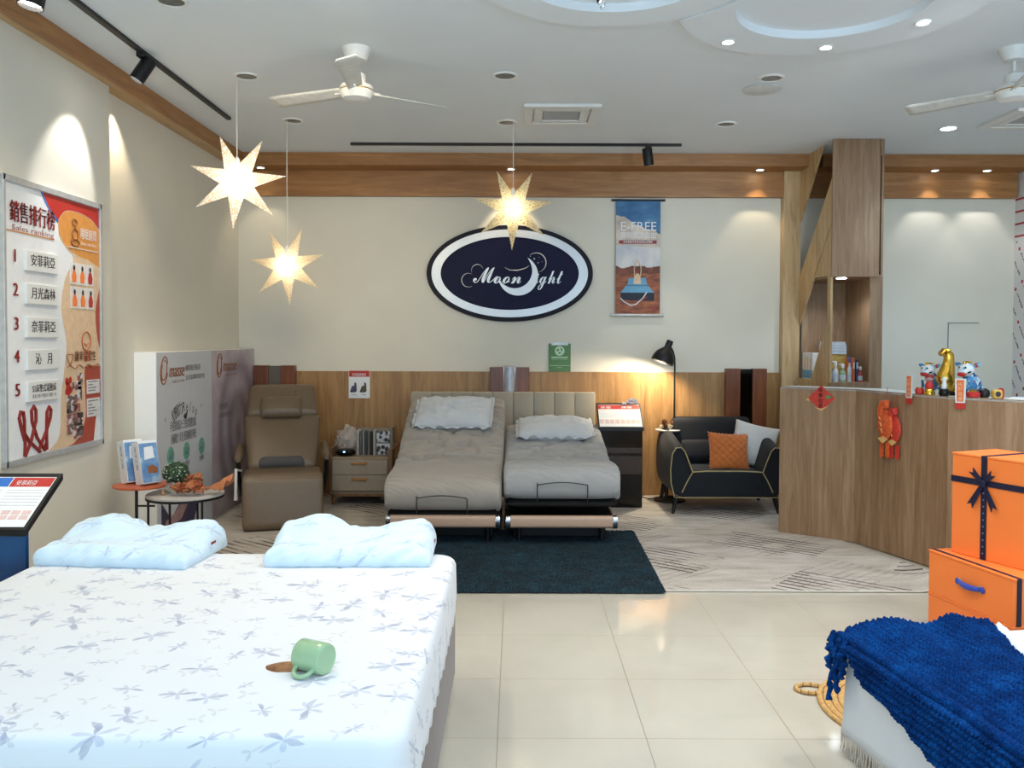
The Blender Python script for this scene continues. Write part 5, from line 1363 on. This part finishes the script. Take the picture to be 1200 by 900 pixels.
b = B(); b.box(-.065, .05, -.15, .15, 0, .26, .003); b.to('carton', 'whitepaper', o, world=False)
b = B(); b.box(-.0665, -.065, -.14, .14, .01, .09); b.to('blue_band', 'bannerblue', o, world=False)
b = B(); 
for k in range(3): b.prism([(-.10 + k * .08, .10), (-.06 + k * .08, .10), (-.05 + k * .08, .2), (-.08 + k * .08, .23)], .001, frame((-.0655, 0, 0), (0, -1, 0), (0, 0, 1)))
b.to('print', 'peach', o, world=False)

# ================================================================== reception counter
A_, B_, C_, D_ = (2.19, 7.07), (2.68, 6.73), (2.975, 5.86), (3.305, 5.55)
Ai, Bi, Ci, Di = (2.36, 7.33), (2.945, 6.93), (3.22, 6.03), (3.51, 5.78)
ct = thing('reception_counter', 'faceted grey-oak reception counter on the right, lower than the cabinet', 'counter', (2.85, 6.3, 0))
def wallseg(p, q, th, z0, z1):
    p, q = Vector(p), Vector(q); d = (q - p).normalized(); n_ = Vector((-d.y, d.x))
    if n_.y < 0 and n_.x < 0: n_ = -n_
    if n_.x < 0: n_ = -n_
    b = B(); b.prism([p, q, q + n_ * th, p + n_ * th], z1 - z0, Matrix.Translation((0, 0, z0))); return b
for p, q in ((A_, B_), (B_, C_), (C_, D_)): wallseg(p, q, .03, .009, 1.205).to('front_panel', 'greyoak', ct)
wallseg(D_, Di, .03, .009, 1.205).to('end_panel', 'greyoak', ct); wallseg(A_, Ai, .03, .009, 1.205).to('end_panel', 'greyoak', ct)
b = B(); b.prism([A_, B_, C_, D_, Di, Ci, Bi, Ai], .012, Matrix.Translation((0, 0, 1.205))); b.to('countertop', 'white', ct)
b = B()
for p, q in ((A_, B_), (B_, C_), (C_, D_)):
    w_ = wallseg(p, q, .012, 1.205, 1.222); w_.to('top_edge', 'greyoak', ct)
b.bm.free()
b = B(); b.prism([Bi, Ci, (Ci[0] + .02, Ci[1] + .02), (Bi[0] + .02, Bi[1] + .02)], 1.19, Matrix.Translation((0, 0, .01))); b.to('rear_panel', 'greyoak', ct)

ZT = 1.2175
def patches(name, stops, sc):
    t = NT(name); v = t.voro(t.mapping(), sc, out='Color'); t.base(t.ramp(t.sep(v)[0], stops, 'CONSTANT')); t.set(Roughness=.45); return t.m
M['lionblue'] = patches('lion_blue', [(0, rgb(60, 130, 180)), (.35, rgb(130, 186, 214)), (.6, rgb(40, 84, 140)), (.78, rgb(220, 226, 230)), (.93, rgb(180, 60, 60))], 42)
M['lionmask'] = patches('lion_mask', [(0, rgb(216, 224, 228)), (.45, rgb(120, 176, 206)), (.7, rgb(30, 40, 60)), (.85, rgb(230, 226, 210))], 52)
M['lionwhite'] = flat('lion_white', rgb(222, 226, 228), .5)
M['scroll'] = flat('orange_scroll', rgb(232, 112, 40), .6)
def lion(label, x, y, rz, s, sy):
    o = thing('animal_figurine', label, 'figurine', (x, y, ZT), rz); o.scale = (s, s, s)
    b = B()
    # body lying back to the right, seen in profile: front legs upright, back sloping to the tail
    b.ball((.04, 0, .085), (.055, .045, .075), 18, 12); b.tube([(.03, 0, .12), (.08, 0, .10), (.14, 0, .055), (.20, 0, .012)], [.045, .042, .03, .010], 12)
    for sy_ in (-.028, .028): b.tube([(.0, sy_, .10), (-.005, sy_, .05), (-.012, sy_, .008)], [.022, .018, .02], 10)
    b.to('body', 'lionblue', o, smooth=True, world=False)
    b = B(); b.ball((-.005, 0, .175), (.048, .05, .045), 18, 12); b.ball((-.04, 0, .160), (.024, .034, .022), 12, 8)
    b.to('head', 'lionmask', o, smooth=True, world=False)
    b = B(); b.ball((-.052, 0, .146), (.016, .030, .017), 12, 8); b.to('mouth', 'red', o, smooth=True, world=False)
    for sy_ in (-1, 1):
        b = B(); b.ball((.015, sy_ * .058, .205), (.010, .030, .014), 10, 8, Matrix.Rotation(.35 * sy_, 4, 'X')); b.to('ear', 'lionblue', o, smooth=True, world=False)
        b = B(); b.ball((-.043, sy_ * .02, .188), (.006, .007, .008), 10, 8); b.to('eye', 'black', o, smooth=True, world=False)
    b = B(); b.ball((-.02, 0, .218), (.015, .012, .014)); b.ball((.02, .0, .222), (.010, .03, .008)); b.to('crest', 'gold', o, smooth=True, world=False)
    return o
lion('blue and white eared animal figurine on the counter, left of the golden statue', 3.005, 6.22, .55, 1.0, 0)
lion('blue and white eared animal figurine on the counter, right of the golden statue', 3.13, 5.93, .55, 1.08, 0)
def scroll(label, x, y, nrm, w, ztop, zbot):
    o = thing('lucky_scroll', label, 'scroll', (x, y, ZT))
    ux = Vector((-nrm[1], nrm[0], 0)).normalized()
    if ux.x < 0: ux = -ux
    fr = lambda z, off: frame(Vector((x, y, z)) + Vector((nrm[0], nrm[1], 0)) * off, ux, (0, 0, 1))
    h = ztop - zbot
    b = B(); b.prism([(-w / 2, -h * .5), (w / 2, -h * .5), (w / 2 * 1.15, h * .5), (-w / 2 * 1.15, h * .5)], .004, fr((ztop + zbot) / 2 + h * .12, .012)); b.to('border', 'lionwhite', o)
    b = B(); b.prism([(-w * .34, -h * .44), (w * .34, -h * .44), (w * .36, h * .44), (-w * .36, h * .44)], .002, fr((ztop + zbot) / 2 + h * .12, .016)); b.to('panel', 'scroll', o)
    b = B(); b.prism([(-w * .48, -h * .13), (w * .48, -h * .13), (w * .5, h * .13), (-w * .5, h * .13)], .004, fr(zbot - .0, .011)); b.to('tail', 'red', o)
    b = B()
    for k, c_ in enumerate('招財進寶'): b.text(c_, .03, fr(ztop - .02 - k * h * .2, .0185), width=w * .45)
    b.to('lettering', 'peach', o); return o
nBC = Vector((-.95, -.316)); nCD = Vector((-.685, -.73))
scroll('narrow orange lucky scroll hanging over the counter edge, left of the golden statue', 2.862, 6.185, nBC, .055, 1.34, 1.17)
scroll('wide orange lucky scroll hanging over the counter edge, right of the golden statue', 3.03, 5.805, nCD, .062, 1.33, 1.165)
gs = thing('golden_statue', 'shiny golden statue like a raised fist on a swollen arm, on the counter', 'statue', (3.075, 6.10, ZT))
def skin(name, mat, parent, verts, edges, radii, sub=2):
    me = bpy.data.meshes.new(name); me.from_pydata(verts, edges, []); me.materials.append(M[mat])
    o = bpy.data.objects.new(name, me); COL.objects.link(o); o.parent = parent
    m = o.modifiers.new('skin', 'SKIN'); m.use_smooth_shade = True
    lay = me.skin_vertices[0] if me.skin_vertices else None
    if lay is None:
        bm_ = bmesh.new(); bm_.from_mesh(me); bm_.verts.layers.skin.verify(); bm_.to_mesh(me); bm_.free(); lay = me.skin_vertices[0]
    for k, r in enumerate(radii): lay.data[k].radius = (r, r)
    lay.data[0].use_root = True
    s = o.modifiers.new('sub', 'SUBSURF'); s.levels = sub; s.render_levels = sub; return o
b = B(); rings = []
pr = [(.03, .0, .030), (.03, .03, .040), (.008, .07, .058), (-.008, .11, .066), (-.004, .15, .062), (.008, .19, .050), (.016, .23, .040), (.020, .265, .035), (.016, .30, .036), (.008, .318, .024)]
for x_, z_, r_ in pr: rings.append([(x_ + r_ * math.cos(2 * PI * k / 22), r_ * .85 * math.sin(2 * PI * k / 22), z_) for k in range(22)])
b.loft(rings); b.to('arm', 'gold', gs, smooth='all', world=False, sub=1)
for k in range(4):
    b = B(); b.tube([(.012 + .004 * k, -.030 + k * .018, .318), (-.030 + .004 * k, -.032 + k * .018, .322), (-.048 + .004 * k, -.032 + k * .018, .300), (-.03, -.03 + k * .018, .284)], [.013, .014, .014, .011], 8); b.to('finger', 'gold', gs, smooth=True, world=False)
b = B(); b.ball((.045, -.02, .075), (.028, .03, .045), 14, 10); b.ball((.055, .0, .03), (.03, .035, .04), 14, 10); b.to('drapery', 'gold', gs, smooth=True, world=False)
b = B(); b.box(-.03, .08, -.05, .05, 0, .02, .004); b.to('plinth', 'black', gs, world=False)
# small ornaments
o = thing('doll', 'small red and white doll on a gold base, left of the golden statue', 'doll', (2.945, 6.075, ZT))
b = B(); b.lathe([(.036, 0), (.038, .02), (.03, .04), (.028, .045)], (0, 0, 0), 20); b.to('gold_base', 'gold', o, smooth=35, world=False)
b = B(); b.lathe([(.026, .045), (.03, .07), (.018, .10), (.01, .105)], (0, 0, 0), 18); b.to('robe', 'red', o, smooth=35, world=False)
b = B(); b.ball((0, 0, .12), (.028, .026, .024)); b.to('head', 'skin', o, smooth=True, world=False)
b = B(); b.ball((.002, .004, .13), (.032, .030, .022)); b.to('hat', 'darkred', o, smooth=True, world=False)
o = thing('jar', 'black round jar with a tall white stopper in front of the golden statue', 'jar', (2.985, 5.945, ZT))
b = B(); b.lathe([(.026, 0), (.034, .012), (.036, .03), (.03, .05), (.018, .056)], (0, 0, 0), 24); b.to('body', 'blackgloss', o, smooth=True, world=False)
b = B(); b.lathe([(.016, .055), (.018, .08), (.012, .10), (.016, .12), (.012, .135)], (0, 0, 0), 18); b.to('stopper', 'lionwhite', o, smooth=True, world=False)
o = thing('pot', 'small red pot with gold rim under the left animal figurine', 'pot', (2.905, 6.14, ZT))
b = B(); b.lathe([(.018, 0), (.028, .01), (.03, .035), (.022, .05)], (0, 0, 0), 20); b.to('body', 'red', o, smooth=True, world=False)
b = B(); b.lathe([(.023, .048), (.025, .052), (.02, .055)], (0, 0, 0), 20); b.to('rim', 'gold', o, smooth=True, world=False)
o = thing('pot', 'wide red pot with gold lid right of the wide scroll', 'pot', (3.105, 5.79, ZT))
b = B(); b.lathe([(.03, 0), (.042, .01), (.044, .035), (.03, .045)], (0, 0, 0), 22); b.to('body', 'red', o, smooth=True, world=False)
b = B(); b.lathe([(.03, .044), (.02, .056), (.006, .062)], (0, 0, 0), 20); b.to('lid', 'gold', o, smooth=True, world=False)
o = thing('globe_ornament', 'black ball ornament beside the yellow drum on the counter', 'ornament', (3.185, 5.80, ZT))
b = B(); b.lathe([(.02, 0), (.033, .012), (.037, .034), (.03, .055), (.012, .066), (.001, .068)], (0, 0, 0), 24); b.to('ball', 'black', o, smooth=True, world=False)
b = B(); b.lathe([(.022, -.001), (.024, .004)], (0, 0, 0), 20); b.to('ring_foot', 'gold', o, world=False)
o = thing('drum_ornament', 'yellow and red drum-shaped ornament at the right end of the counter', 'ornament', (3.25, 5.755, ZT))
b = B(); b.box(-.035, .03, -.03, .03, 0, .062, .018, 4); b.to('body', flat('yellow_lacquer', rgb(222, 180, 90), .4), o, smooth=True, world=False)
b = B(); b.box(.012, .036, -.031, .031, -.0, .07, .016, 4); b.to('red_side', 'red', o, smooth=True, world=False)
b = B(); b.lathe([(.018, 0), (.018, .003), (.001, .004)], (-.012, -.030, .032), 20, Matrix.Rotation(PI / 2, 4, 'X')); b.to('dial', 'ink', o, world=False)
o = thing('receipt_tray', 'flat white tray of papers at the far right end of the counter', 'tray', (3.36, 5.70, ZT), -.75)
b = B(); b.box(-.05, .05, -.08, .08, 0, .008, .002); b.to('tray', 'white', o, world=False)
b = B(); b.box(-.042, .042, -.07, .07, .008, .012); b.to('papers', 'whitepaper', o, world=False)

# hanging new-year charms on the counter front
def on_AB(s, z, off): 
    p = Vector(A_) + (Vector(B_) - Vector(A_)) * s; d = (Vector(B_) - Vector(A_)).normalized(); n_ = Vector((d.y, -d.x))
    return frame((p.x + n_.x * off, p.y + n_.y * off, z), (d.x, d.y, 0), (0, 0, 1))
def on_BC(s, z, off):
    p = Vector(B_) + (Vector(C_) - Vector(B_)) * s; d = (Vector(C_) - Vector(B_)).normalized(); n_ = Vector((d.y, -d.x))
    return frame((p.x + n_.x * off, p.y + n_.y * off, z), (d.x, d.y, 0), (0, 0, 1))
M['charmred'] = flat('charm_red', rgb(206, 60, 44), .55, var=.12, vscale=70)
M['charmorange'] = flat('charm_orange', rgb(222, 96, 44), .6, var=.25, vscale=90)
M['charmgold'] = flat('charm_gold', rgb(222, 176, 110), .5)
f1 = on_AB(.56, 1.14, .002)
dm = thing('new_year_charm', 'red diamond-shaped paper charm with black characters on the counter', 'charm', f1.translation)
b = B(); b.prism([(0, -.105), (.105, 0), (0, .105), (-.105, 0)], .003, f1); b.to('diamond', 'charmred', dm)
b = B(); b.prism([(-.05, -.075), (.0, -.105), (.06, -.06), (.0, -.085)], .002, f1 @ Matrix.Translation((0, 0, .004))); b.to('fan_motif', 'charmgold', dm)
b = B(); b.prism([(-.10, .0), (-.125, -.02), (-.09, -.03)], .002, f1 @ Matrix.Translation((0, 0, .004))); b.to('corner_motif', 'charmgold', dm)
b = B(); b.prism(ell(.022, .016, 12, .055, .01), .002, f1 @ Matrix.Translation((0, 0, .004))); b.to('leaf_motif', 'greenprint', dm)
b = B()
for k, c_ in enumerate('萬事如意'): b.text(c_, .038, f1 @ Matrix.Translation((-.005, .062 - .042 * k, .0065)))
b.to('lettering', 'black', dm)
def fish(label, fr, s, mat, tails):
    o = thing('fish_charm', label, 'charm', fr.translation)
    b = B(); rings = []
    for k in range(15):
        v = k / 14; w = .078 * s * (math.sin(PI * (v * .86 + .08)) ** .7); y = (.115 - .25 * v) * s; x0 = -.006 * s + .012 * math.sin(v * 3) * s
        rings.append([fr @ Vector((x0 + w * math.cos(2 * PI * j / 16), y, .022 * s + .018 * s * math.sin(2 * PI * j / 16) * math.sin(PI * (v * .9 + .05)))) for j in range(16)])
    b.loft(rings); b.to('body', mat, o, smooth='all')
    b = B(); b.tube([fr @ Vector(q) for q in ((-.05 * s, .03 * s, .02), (-.035 * s, .10 * s, .025), (-.005 * s, .155 * s, .03), (.025 * s, .165 * s, .03), (.03 * s, .12 * s, .028))], [.020 * s, .030 * s, .032 * s, .030 * s, .014 * s], 8); b.to('tail_fin', mat, o, smooth=True)
    b = B(); b.prism([(-.05 * s, -.115 * s), (0, -.15 * s), (.05 * s, -.115 * s), (0, -.095 * s)], .008, fr @ Matrix.Translation((0, 0, .034 * s))); 
    for k in range(3): b.tube([fr @ Vector((-.045 * s + .012 * k, (.06 - .05 * k) * s, .041 * s)), fr @ Vector((-.025 * s + .012 * k, (.03 - .05 * k) * s, .043 * s))], .004, 5)
    b.to('gold_trim', 'charmgold', o)
    for x in tails:
        b = B(); b.prism([(x - .018 * s, -.14 * s), (x + .018 * s, -.14 * s), (x + .018 * s, -.25 * s), (x, -.265 * s), (x - .018 * s, -.25 * s)], .010, fr @ Matrix.Translation((0, 0, .012))); b.to('tassel', mat, o)
    b = B(); b.tube([fr @ Vector((0, .2 * s, .02)), fr @ Vector((.005, .26 * s, .006)), fr @ Vector((.01, .28 * s, .004))], .002, 4); b.to('string', 'red', o)
    return o
fish('front orange padded fish charm with tassels hanging on the counter', on_BC(.40, .985, .022), .98, 'charmorange', (-.03, .028))
fish('red padded fish charm hanging behind the orange one on the counter', on_BC(.475, .955, .002), .86, 'charmred', (-.02, .035))

# ================================================================== orange gift boxes
def gift(label, loc, rz, L, W, H, ribs):
    o = thing('gift_box', label, 'box', loc, rz, None)
    b = B(); b.box(.003, L - .003, .003, W - .003, 0, H - .012, .002); b.to('carton', 'orange', o, world=False)
    b = B(); b.box(0, L, 0, W, H - .011, H, .002); b.to('lid', 'orange', o, world=False)
    return o
H_ = .2325
AM = math.atan2(-.977, .213); AU = math.atan2(-.917, .40)
def handle(o, L, H):
    b = B(); pts = [Vector((L * .40 + .15 * k / 12, -.004 - .012 * math.sin(PI * k / 12), H * .52 - .006 * math.sin(PI * k / 12))) for k in range(13)]
    b.tube(pts, [.013 if k in (0, 12) else .010 + .006 * math.sin(PI * k / 12) for k in range(13)], 8)
    for p_ in (pts[0], pts[-1]): b.ball(p_ + Vector((-.012 if p_ is pts[0] else .012, 0, 0)), (.016, .008, .017), 10, 8)
    b.to('handle', 'bluecord', o, smooth=True, world=False)
    b = B()
    for p_ in (pts[0], pts[-1]): b.lathe([(.018, -.001), (.018, -.003), (.001, -.0035)], (p_.x, 0, p_.z), 16, Matrix.Rotation(PI / 2, 4, 'X') @ Matrix.Rotation(PI, 4, 'X'))
    b.to('grommet', 'silver', o, world=False)
def edge_ribbon(o, L, W, H):
    b = B(); b.box(L - .002, L + .0015, .02, .045, 0, H + .0008); b.box(L - .03, L + .0015, .02, .045, H, H + .0012); b.box(.0, L, .02, .045, H, H + .001); b.to('ribbon', 'ribbon', o, world=False)
g = gift('lowest orange gift box of the stack, standing on the floor', (2.262, 4.648, 0), AM, .60, .46, H_, 0); handle(g, .60, H_)
g = gift('middle orange gift box with a blue cord handle', (2.262, 4.648, H_ + .0005), AM, .60, .46, H_, 0); handle(g, .60, H_); edge_ribbon(g, .60, .46, H_)
g = gift('tall orange gift box tied with a navy ribbon bow, on top of the stack', (2.358, 4.600, 2 * H_ + .002), AU, .50, .34, .54, 0)
xr_ = .195; HH = .54; zr = .40
b = B(); b.box(xr_ - .016, xr_ + .016, -.003, .0, 0, HH + .001); b.box(xr_ - .016, xr_ + .016, -.003, .34, HH, HH + .0016); b.box(-.0018, .502, -.0025, .0, zr - .016, zr + .016); b.box(-.0025, 0, 0, .34, zr - .016, zr + .016); b.to('ribbon', 'ribbon', g, world=False)
b = B()
for ang, ln in ((2.35, .09), (.75, .09), (-2.05, .145), (-1.05, .15)):
    d = Vector((math.cos(ang), 0, math.sin(ang))); n_ = Vector((-d.z, 0, d.x)); o_ = Vector((xr_, -.008, zr))
    w_ = .018; pts = [o_ - n_ * w_ * .5, o_ + n_ * w_ * .5, o_ + d * ln + n_ * w_ + Vector((0, -.012, 0)), o_ + d * (ln - .02) + Vector((0, -.012, 0)), o_ + d * ln - n_ * w_ + Vector((0, -.012, 0))]
    vs = [b.bm.verts.new(q) for q in pts]; b.bm.faces.new(vs)
b.to('bow', 'ribbon', g, world=False, solid=.005)
b = B(); b.box(xr_ - .017, xr_ + .017, -.02, -.002, zr - .018, zr + .018, .006); b.to('bow_knot', 'ribbon', g, smooth=True, world=False)
b = B(); b.box(.44, .50, -.001, .01, HH - .02, HH - .008); b.to('closure_slot', 'black', g, world=False)
M['ribbonprint'] = flat('ribbon_print', rgb(120, 130, 190), .5)
b = B()
for k in range(10): b.box(xr_ - .004, xr_ + .004, -.0036, -.003, .03 + k * .035, .036 + k * .035)
b.to('ribbon_print', 'ribbonprint', g, world=False)

# ================================================================== white bench bed with fringed cover and blue throw
M['whitecover'] = cloth('white_cover', rgb(216, 220, 226), .85, 260, .03, .15)
M['fringe'] = cloth('cover_fringe', rgb(206, 196, 184), .9)
RB = math.atan2(.17, .985)
be = thing('daybed', 'low white-covered daybed with a fringed hem at the bottom right', 'bed', (1.285, 3.318, 0), RB)
ZB = .44
b = B(); b.box(.10, 1.7, -2.2, -.10, 0, .20, .01); b.to('base', 'black', be, world=False)
# cover: hangs from the top edge to just above the floor
b = B(); rings = []
per = resample([(x + .85, y - 1.12) for x, y in rrect(1.70, 2.24, .035, 5)], 500)
for z, ins in ((.075, -.012), (.12, -.008), (.22, -.004), (.34, 0), (.40, 0), (.425, .006), (.437, .02), (.44, .05), (.442, .3)):
    R = []
    for k, q in enumerate(per):
        d = Vector((q.x - .85, q.y + 1.12)); wv = .012 * nz(q.x * 4, q.y * 4, z * 1.5) * smooth01((.40 - z) / .3)
        f = Vector((.85 + d.x * (1 - ins / .85), -1.12 + d.y * (1 - ins / 1.12))) + d.normalized() * wv
        R.append((f.x, f.y, z))
    rings.append(R)
b.loft(rings); b.to('cover', 'whitecover', be, smooth='all', world=False)
b = B(); rg = random.Random(5)
for k in range(150):
    y = -.01 - k * .0068; x = -.006 + .012 * nz(-.0 * 4, y * 4, .11)
    b.tube([(x, y, .078), (x + rg.uniform(-.006, .004), y + rg.uniform(-.004, .004), .045), (x + rg.uniform(-.012, .006), y + rg.uniform(-.008, .008), .006)], [.0024, .002, .0014], 5)
b.to('fringe', 'fringe', be, world=False)['kind'] = 'stuff'
t = NT('blue_chunky_knit')
nb = t.noise(t.mapping(), 9, 4); nf = t.noise(t.mapping(), 160, 3)
t.base(t.ramp(t.math('ADD', t.math('MULTIPLY', nb, .45), t.math('MULTIPLY', nf, .55)), [(.32, rgb(0, 20, 56)), (.5, rgb(0, 46, 104)), (.68, rgb(8, 80, 152))]))  # navy to royal mix: uneven light put into the yarn colour
t.set(Roughness=.9); t.b.inputs['Sheen Weight'].default_value = .0; t.b.inputs['Specular IOR Level'].default_value = .1; t.bump(nf, .5, .004); M['knit'] = t.m
th = thing('knitted_throw', 'chunky royal-blue knitted throw draped over the corner of the white daybed', 'blanket', (1.285, 3.318, ZB), RB)
def throw_pt(u, v):
    y = .035 - 1.75 * v; ay = max(0, -y)
    hang = .02 + .115 * smooth01(ay / .22) + .11 * smooth01((ay - .25) / .5)
    xr2 = max(.40, .665 - .40 * ay) + .02 * nz(y * 9, 2)
    s = -hang + (hang + xr2) * u
    # drawn-together strands at the corner fan out along the band
    R = .035; off = .012
    if s < -R * .5: x, z, nx, nz_ = -off, s + R * .3, -1, 0
    elif s < R:
        a = (s + R * .5) / (R * 1.5) * PI / 2; x = R - off - R * math.cos(a) if False else -off + (R) * (1 - math.cos(a)); z = -R * .2 + R * .2 * math.sin(a) * 1.0 + 0; z = -.0175 * (1 - math.sin(a)) ; nx, nz_ = -math.cos(a), math.sin(a)
    else: x, z, nx, nz_ = s - off, 0, 0, 1
    if s >= R: x = -off + R + (s - R)
    fold = .030 * math.exp(-((s - .47 + .25 * ay) / .07) ** 2) + .022 * math.exp(-((s - .22 + .1 * ay) / .09) ** 2) + .020 * nz(s * 4, y * 2.2) + .012 * smooth01((.25 - ay) / .25) * smooth01(s / .1)
    wl = .027
    ph = (s + .03 * nz(s * 3, y * 1.6, 5) + .10 * max(0, .3 - ay) * s) / wl
    ridge = .0155 * (abs(math.sin(PI * ph)) ** .7) * (1 + .35 * math.sin(2 * PI * y / .019 + 2.1 * math.floor(ph)))
    fuzz = .004 * nz(s * 70, y * 70, 1)
    d = .022 + max(-.006, fold if nz_ > .5 else fold * .35) + ridge + fuzz
    e_ = min(u, 1 - u) / .03
    if e_ < 1: d *= max(.15, e_) ** .5
    yb = y
    if y > 0:  # tuck down over the far edge
        z -= y * 1.2 * (1 if nz_ > .5 else .3); yb = y * .6
    if nz_ < .3: yb = y + .02 * nz(s * 6, y * 5)
    return (x + nx * d, yb, max(z + nz_ * d, -.40))
b = B(); b.sheet(throw_pt, 330, 420); b.to('knit', 'knit', th, smooth='all', world=False)
# bunched strands falling at the corner
rg = random.Random(12)
for k in range(9):
    b = B(); x0 = -.022 - .008 * (k % 3); y0 = .03 - .014 * k; 
    ln = rg.uniform(.16, .30) if k in (2, 3, 4, 5) else rg.uniform(.08, .16)
    pts = []
    for j in range(14):
        s = j / 13; pts.append((x0 - .012 * smooth01(s * 3) + .008 * math.sin(j * 1.7 + k), y0 + .01 * math.sin(j * 1.1 + k), .025 - ln * s - .01))
    b.tube(pts, [.011 + .004 * math.sin(j * 2.4 + k) for j in range(14)], 8); b.to('tassel', 'knit', th, smooth=True, world=False)
b = B(); 
def fluff(u, v):
    ay = .02 + .42 * u; return (.64 - .40 * ay + .075 * v + .01 * nz(u * 9, 3), -ay, .004 + .022 * math.sin(PI * v) * (1 + .6 * nz(u * 12, v * 3)))
b.sheet(fluff, 60, 10); b.to('white_lining', 'whitecover', th, smooth='all', world=False, solid=.004)

# round jute mat on the tiles
t = NT('jute'); sp_ = t.sep(t.coord())
r_ = t.math('SQRT', t.math('ADD', t.math('MULTIPLY', sp_[0], sp_[0]), t.math('MULTIPLY', sp_[1], sp_[1])))
rr = t.math('FRACT', t.math('MULTIPLY', r_, 32)); seam = t.math('GREATER_THAN', t.math('ABSOLUTE', t.math('SUBTRACT', rr, .5)), .42)
f_ = t.noise(t.mapping(), 60, 3)
t.base(t.mix(seam, t.ramp(f_, [(.3, rgb(184, 140, 80)), (.7, rgb(218, 178, 116))]), rgb(136, 98, 54))); t.set(Roughness=.85); M['jute'] = t.m
jm = thing('jute_mat', 'round woven jute mat with a loop, half hidden behind the daybed', 'mat', (1.80, 3.66, 0))
b = B(); prof = [(.001, .018)]
for k in range(1, 190): r = .46 * k / 190; prof.append((r, .010 + .008 * abs(math.sin(PI * r * 32))))
prof += [(.465, .006), (.46, .0)]
b.lathe(prof, (0, 0, 0), 72, cap=True); b.to('mat', 'jute', jm, smooth='all', world=False)
b = B(); b.tube([(-.445 + .065 * math.cos(a * PI / 12), .215 + .05 * math.sin(a * PI / 12), .010) for a in range(25)], .010, 8); b.to('loop', 'jute', jm, smooth=True, world=False)

# ================================================================== rugs
t = NT('patterned_carpet')
p = t.sep(t.coord())
def stripes(angle, freq, thr, offx):
    vec = t.mapping((1, 1, 1), (0, 0, math.radians(angle)), (offx, .3, 0)); q = t.sep(vec)
    l_ = t.math('LESS_THAN', t.math('FRACT', t.math('MULTIPLY', q[0], freq)), thr)
    c1 = t.math('FRACT', t.math('MULTIPLY', q[0], 1.15)); c2 = t.math('FRACT', t.math('ADD', t.math('MULTIPLY', q[1], .72), t.math('MULTIPLY', t.math('FLOOR', t.math('MULTIPLY', q[0], 1.15)), .37)))
    pick = t.math('MULTIPLY', t.math('LESS_THAN', c1, .62), t.math('LESS_THAN', c2, .60))
    return t.math('MULTIPLY', l_, pick)
s1 = stripes(-52, 14, .30, .2); s2_ = stripes(50, 15, .18, 1.4)
worn = t.ramp(t.noise(t.mapping(), 3.0, 4), [(.38, (0, 0, 0, 1)), (.55, (1, 1, 1, 1))])
basec = t.ramp(t.math('ADD', t.math('MULTIPLY', t.noise(t.mapping((1, 3, 1)), 3, 5), .6), t.math('MULTIPLY', t.noise(t.mapping(), 90, 2), .4)), [(.36, rgb(164, 154, 142)), (.52, rgb(188, 180, 170)), (.66, rgb(204, 197, 188))])
c = t.mix(t.math('MULTIPLY', t.math('MULTIPLY', s1, worn), 1.0), basec, rgb(70, 58, 54))
c = t.mix(t.math('MULTIPLY', t.math('MULTIPLY', s2_, worn), .5), c, rgb(110, 92, 80))
t.base(c); t.set(Roughness=.95); t.bump(t.noise(t.mapping(), 260, 2), .3, .003); M['carpet'] = t.m
cr = thing('carpet', 'large beige carpet patterned with dark hatching lines under the lounge area', 'carpet', (0, 7.0, 0))
b = B()
def carp(u, v):
    y = 5.40 + 3.32 * v
    xr3 = 2.79 if y < 5.7 else (2.79 - .15 * (y - 5.7) / 1.0 if y < 6.7 else 2.62)
    x = -2.66 + (xr3 + 2.66) * u
    k = max(0, 1 - (xr3 - x) / .20) ; k2 = max(0, 1 - (y - 5.4) / 1.3)
    z = .007 + .065 * k * k * k2
    return (x, y, z)
b.sheet(carp, 120, 60); b.to('carpet_sheet', 'carpet', cr, smooth='all', solid=.006)
b = B(); b.tube([(-2.66, 5.40, .006), (2.59, 5.40, .008), (2.70, 5.40, .026), (2.79, 5.40, .072), (2.795, 5.6, .062), (2.765, 5.9, .042), (2.67, 6.5, .012)], .006, 6); b.to('bound_edge', flat('edge_tape', rgb(206, 200, 190), .8), cr, smooth=True)
t = NT('teal_shag'); t.base(t.ramp(t.math('ADD', t.math('MULTIPLY', t.noise(t.mapping(), 7, 4), .35), t.math('MULTIPLY', t.noise(t.mapping(), 130, 3), .65)), [(.34, rgb(3, 14, 20)), (.5, rgb(9, 34, 44)), (.68, rgb(28, 66, 80))])); t.set(Roughness=.95); M['shag'] = t.m
rugo = thing('shag_rug', 'dark teal shaggy rug on the beige carpet in front of the beds', 'rug', (-.19, 6.17, .010))
b = B(); rg = random.Random(21)
def shag(u, v):
    x = -1.32 + 2.27 * u; y = 5.345 + 1.645 * v; x += .03 * v * u
    e_ = min(u * 2.27, (1 - u) * 2.27, v * 1.645, (1 - v) * 1.645)
    h = .030 * min(1, e_ / .025) ** .5 + rg.uniform(-.006, .006)
    return (x + rg.uniform(-.004, .004), y + rg.uniform(-.004, .004), .010 + max(h, .0))
b.sheet(shag, 330, 240); b.to('pile', 'shag', rugo)
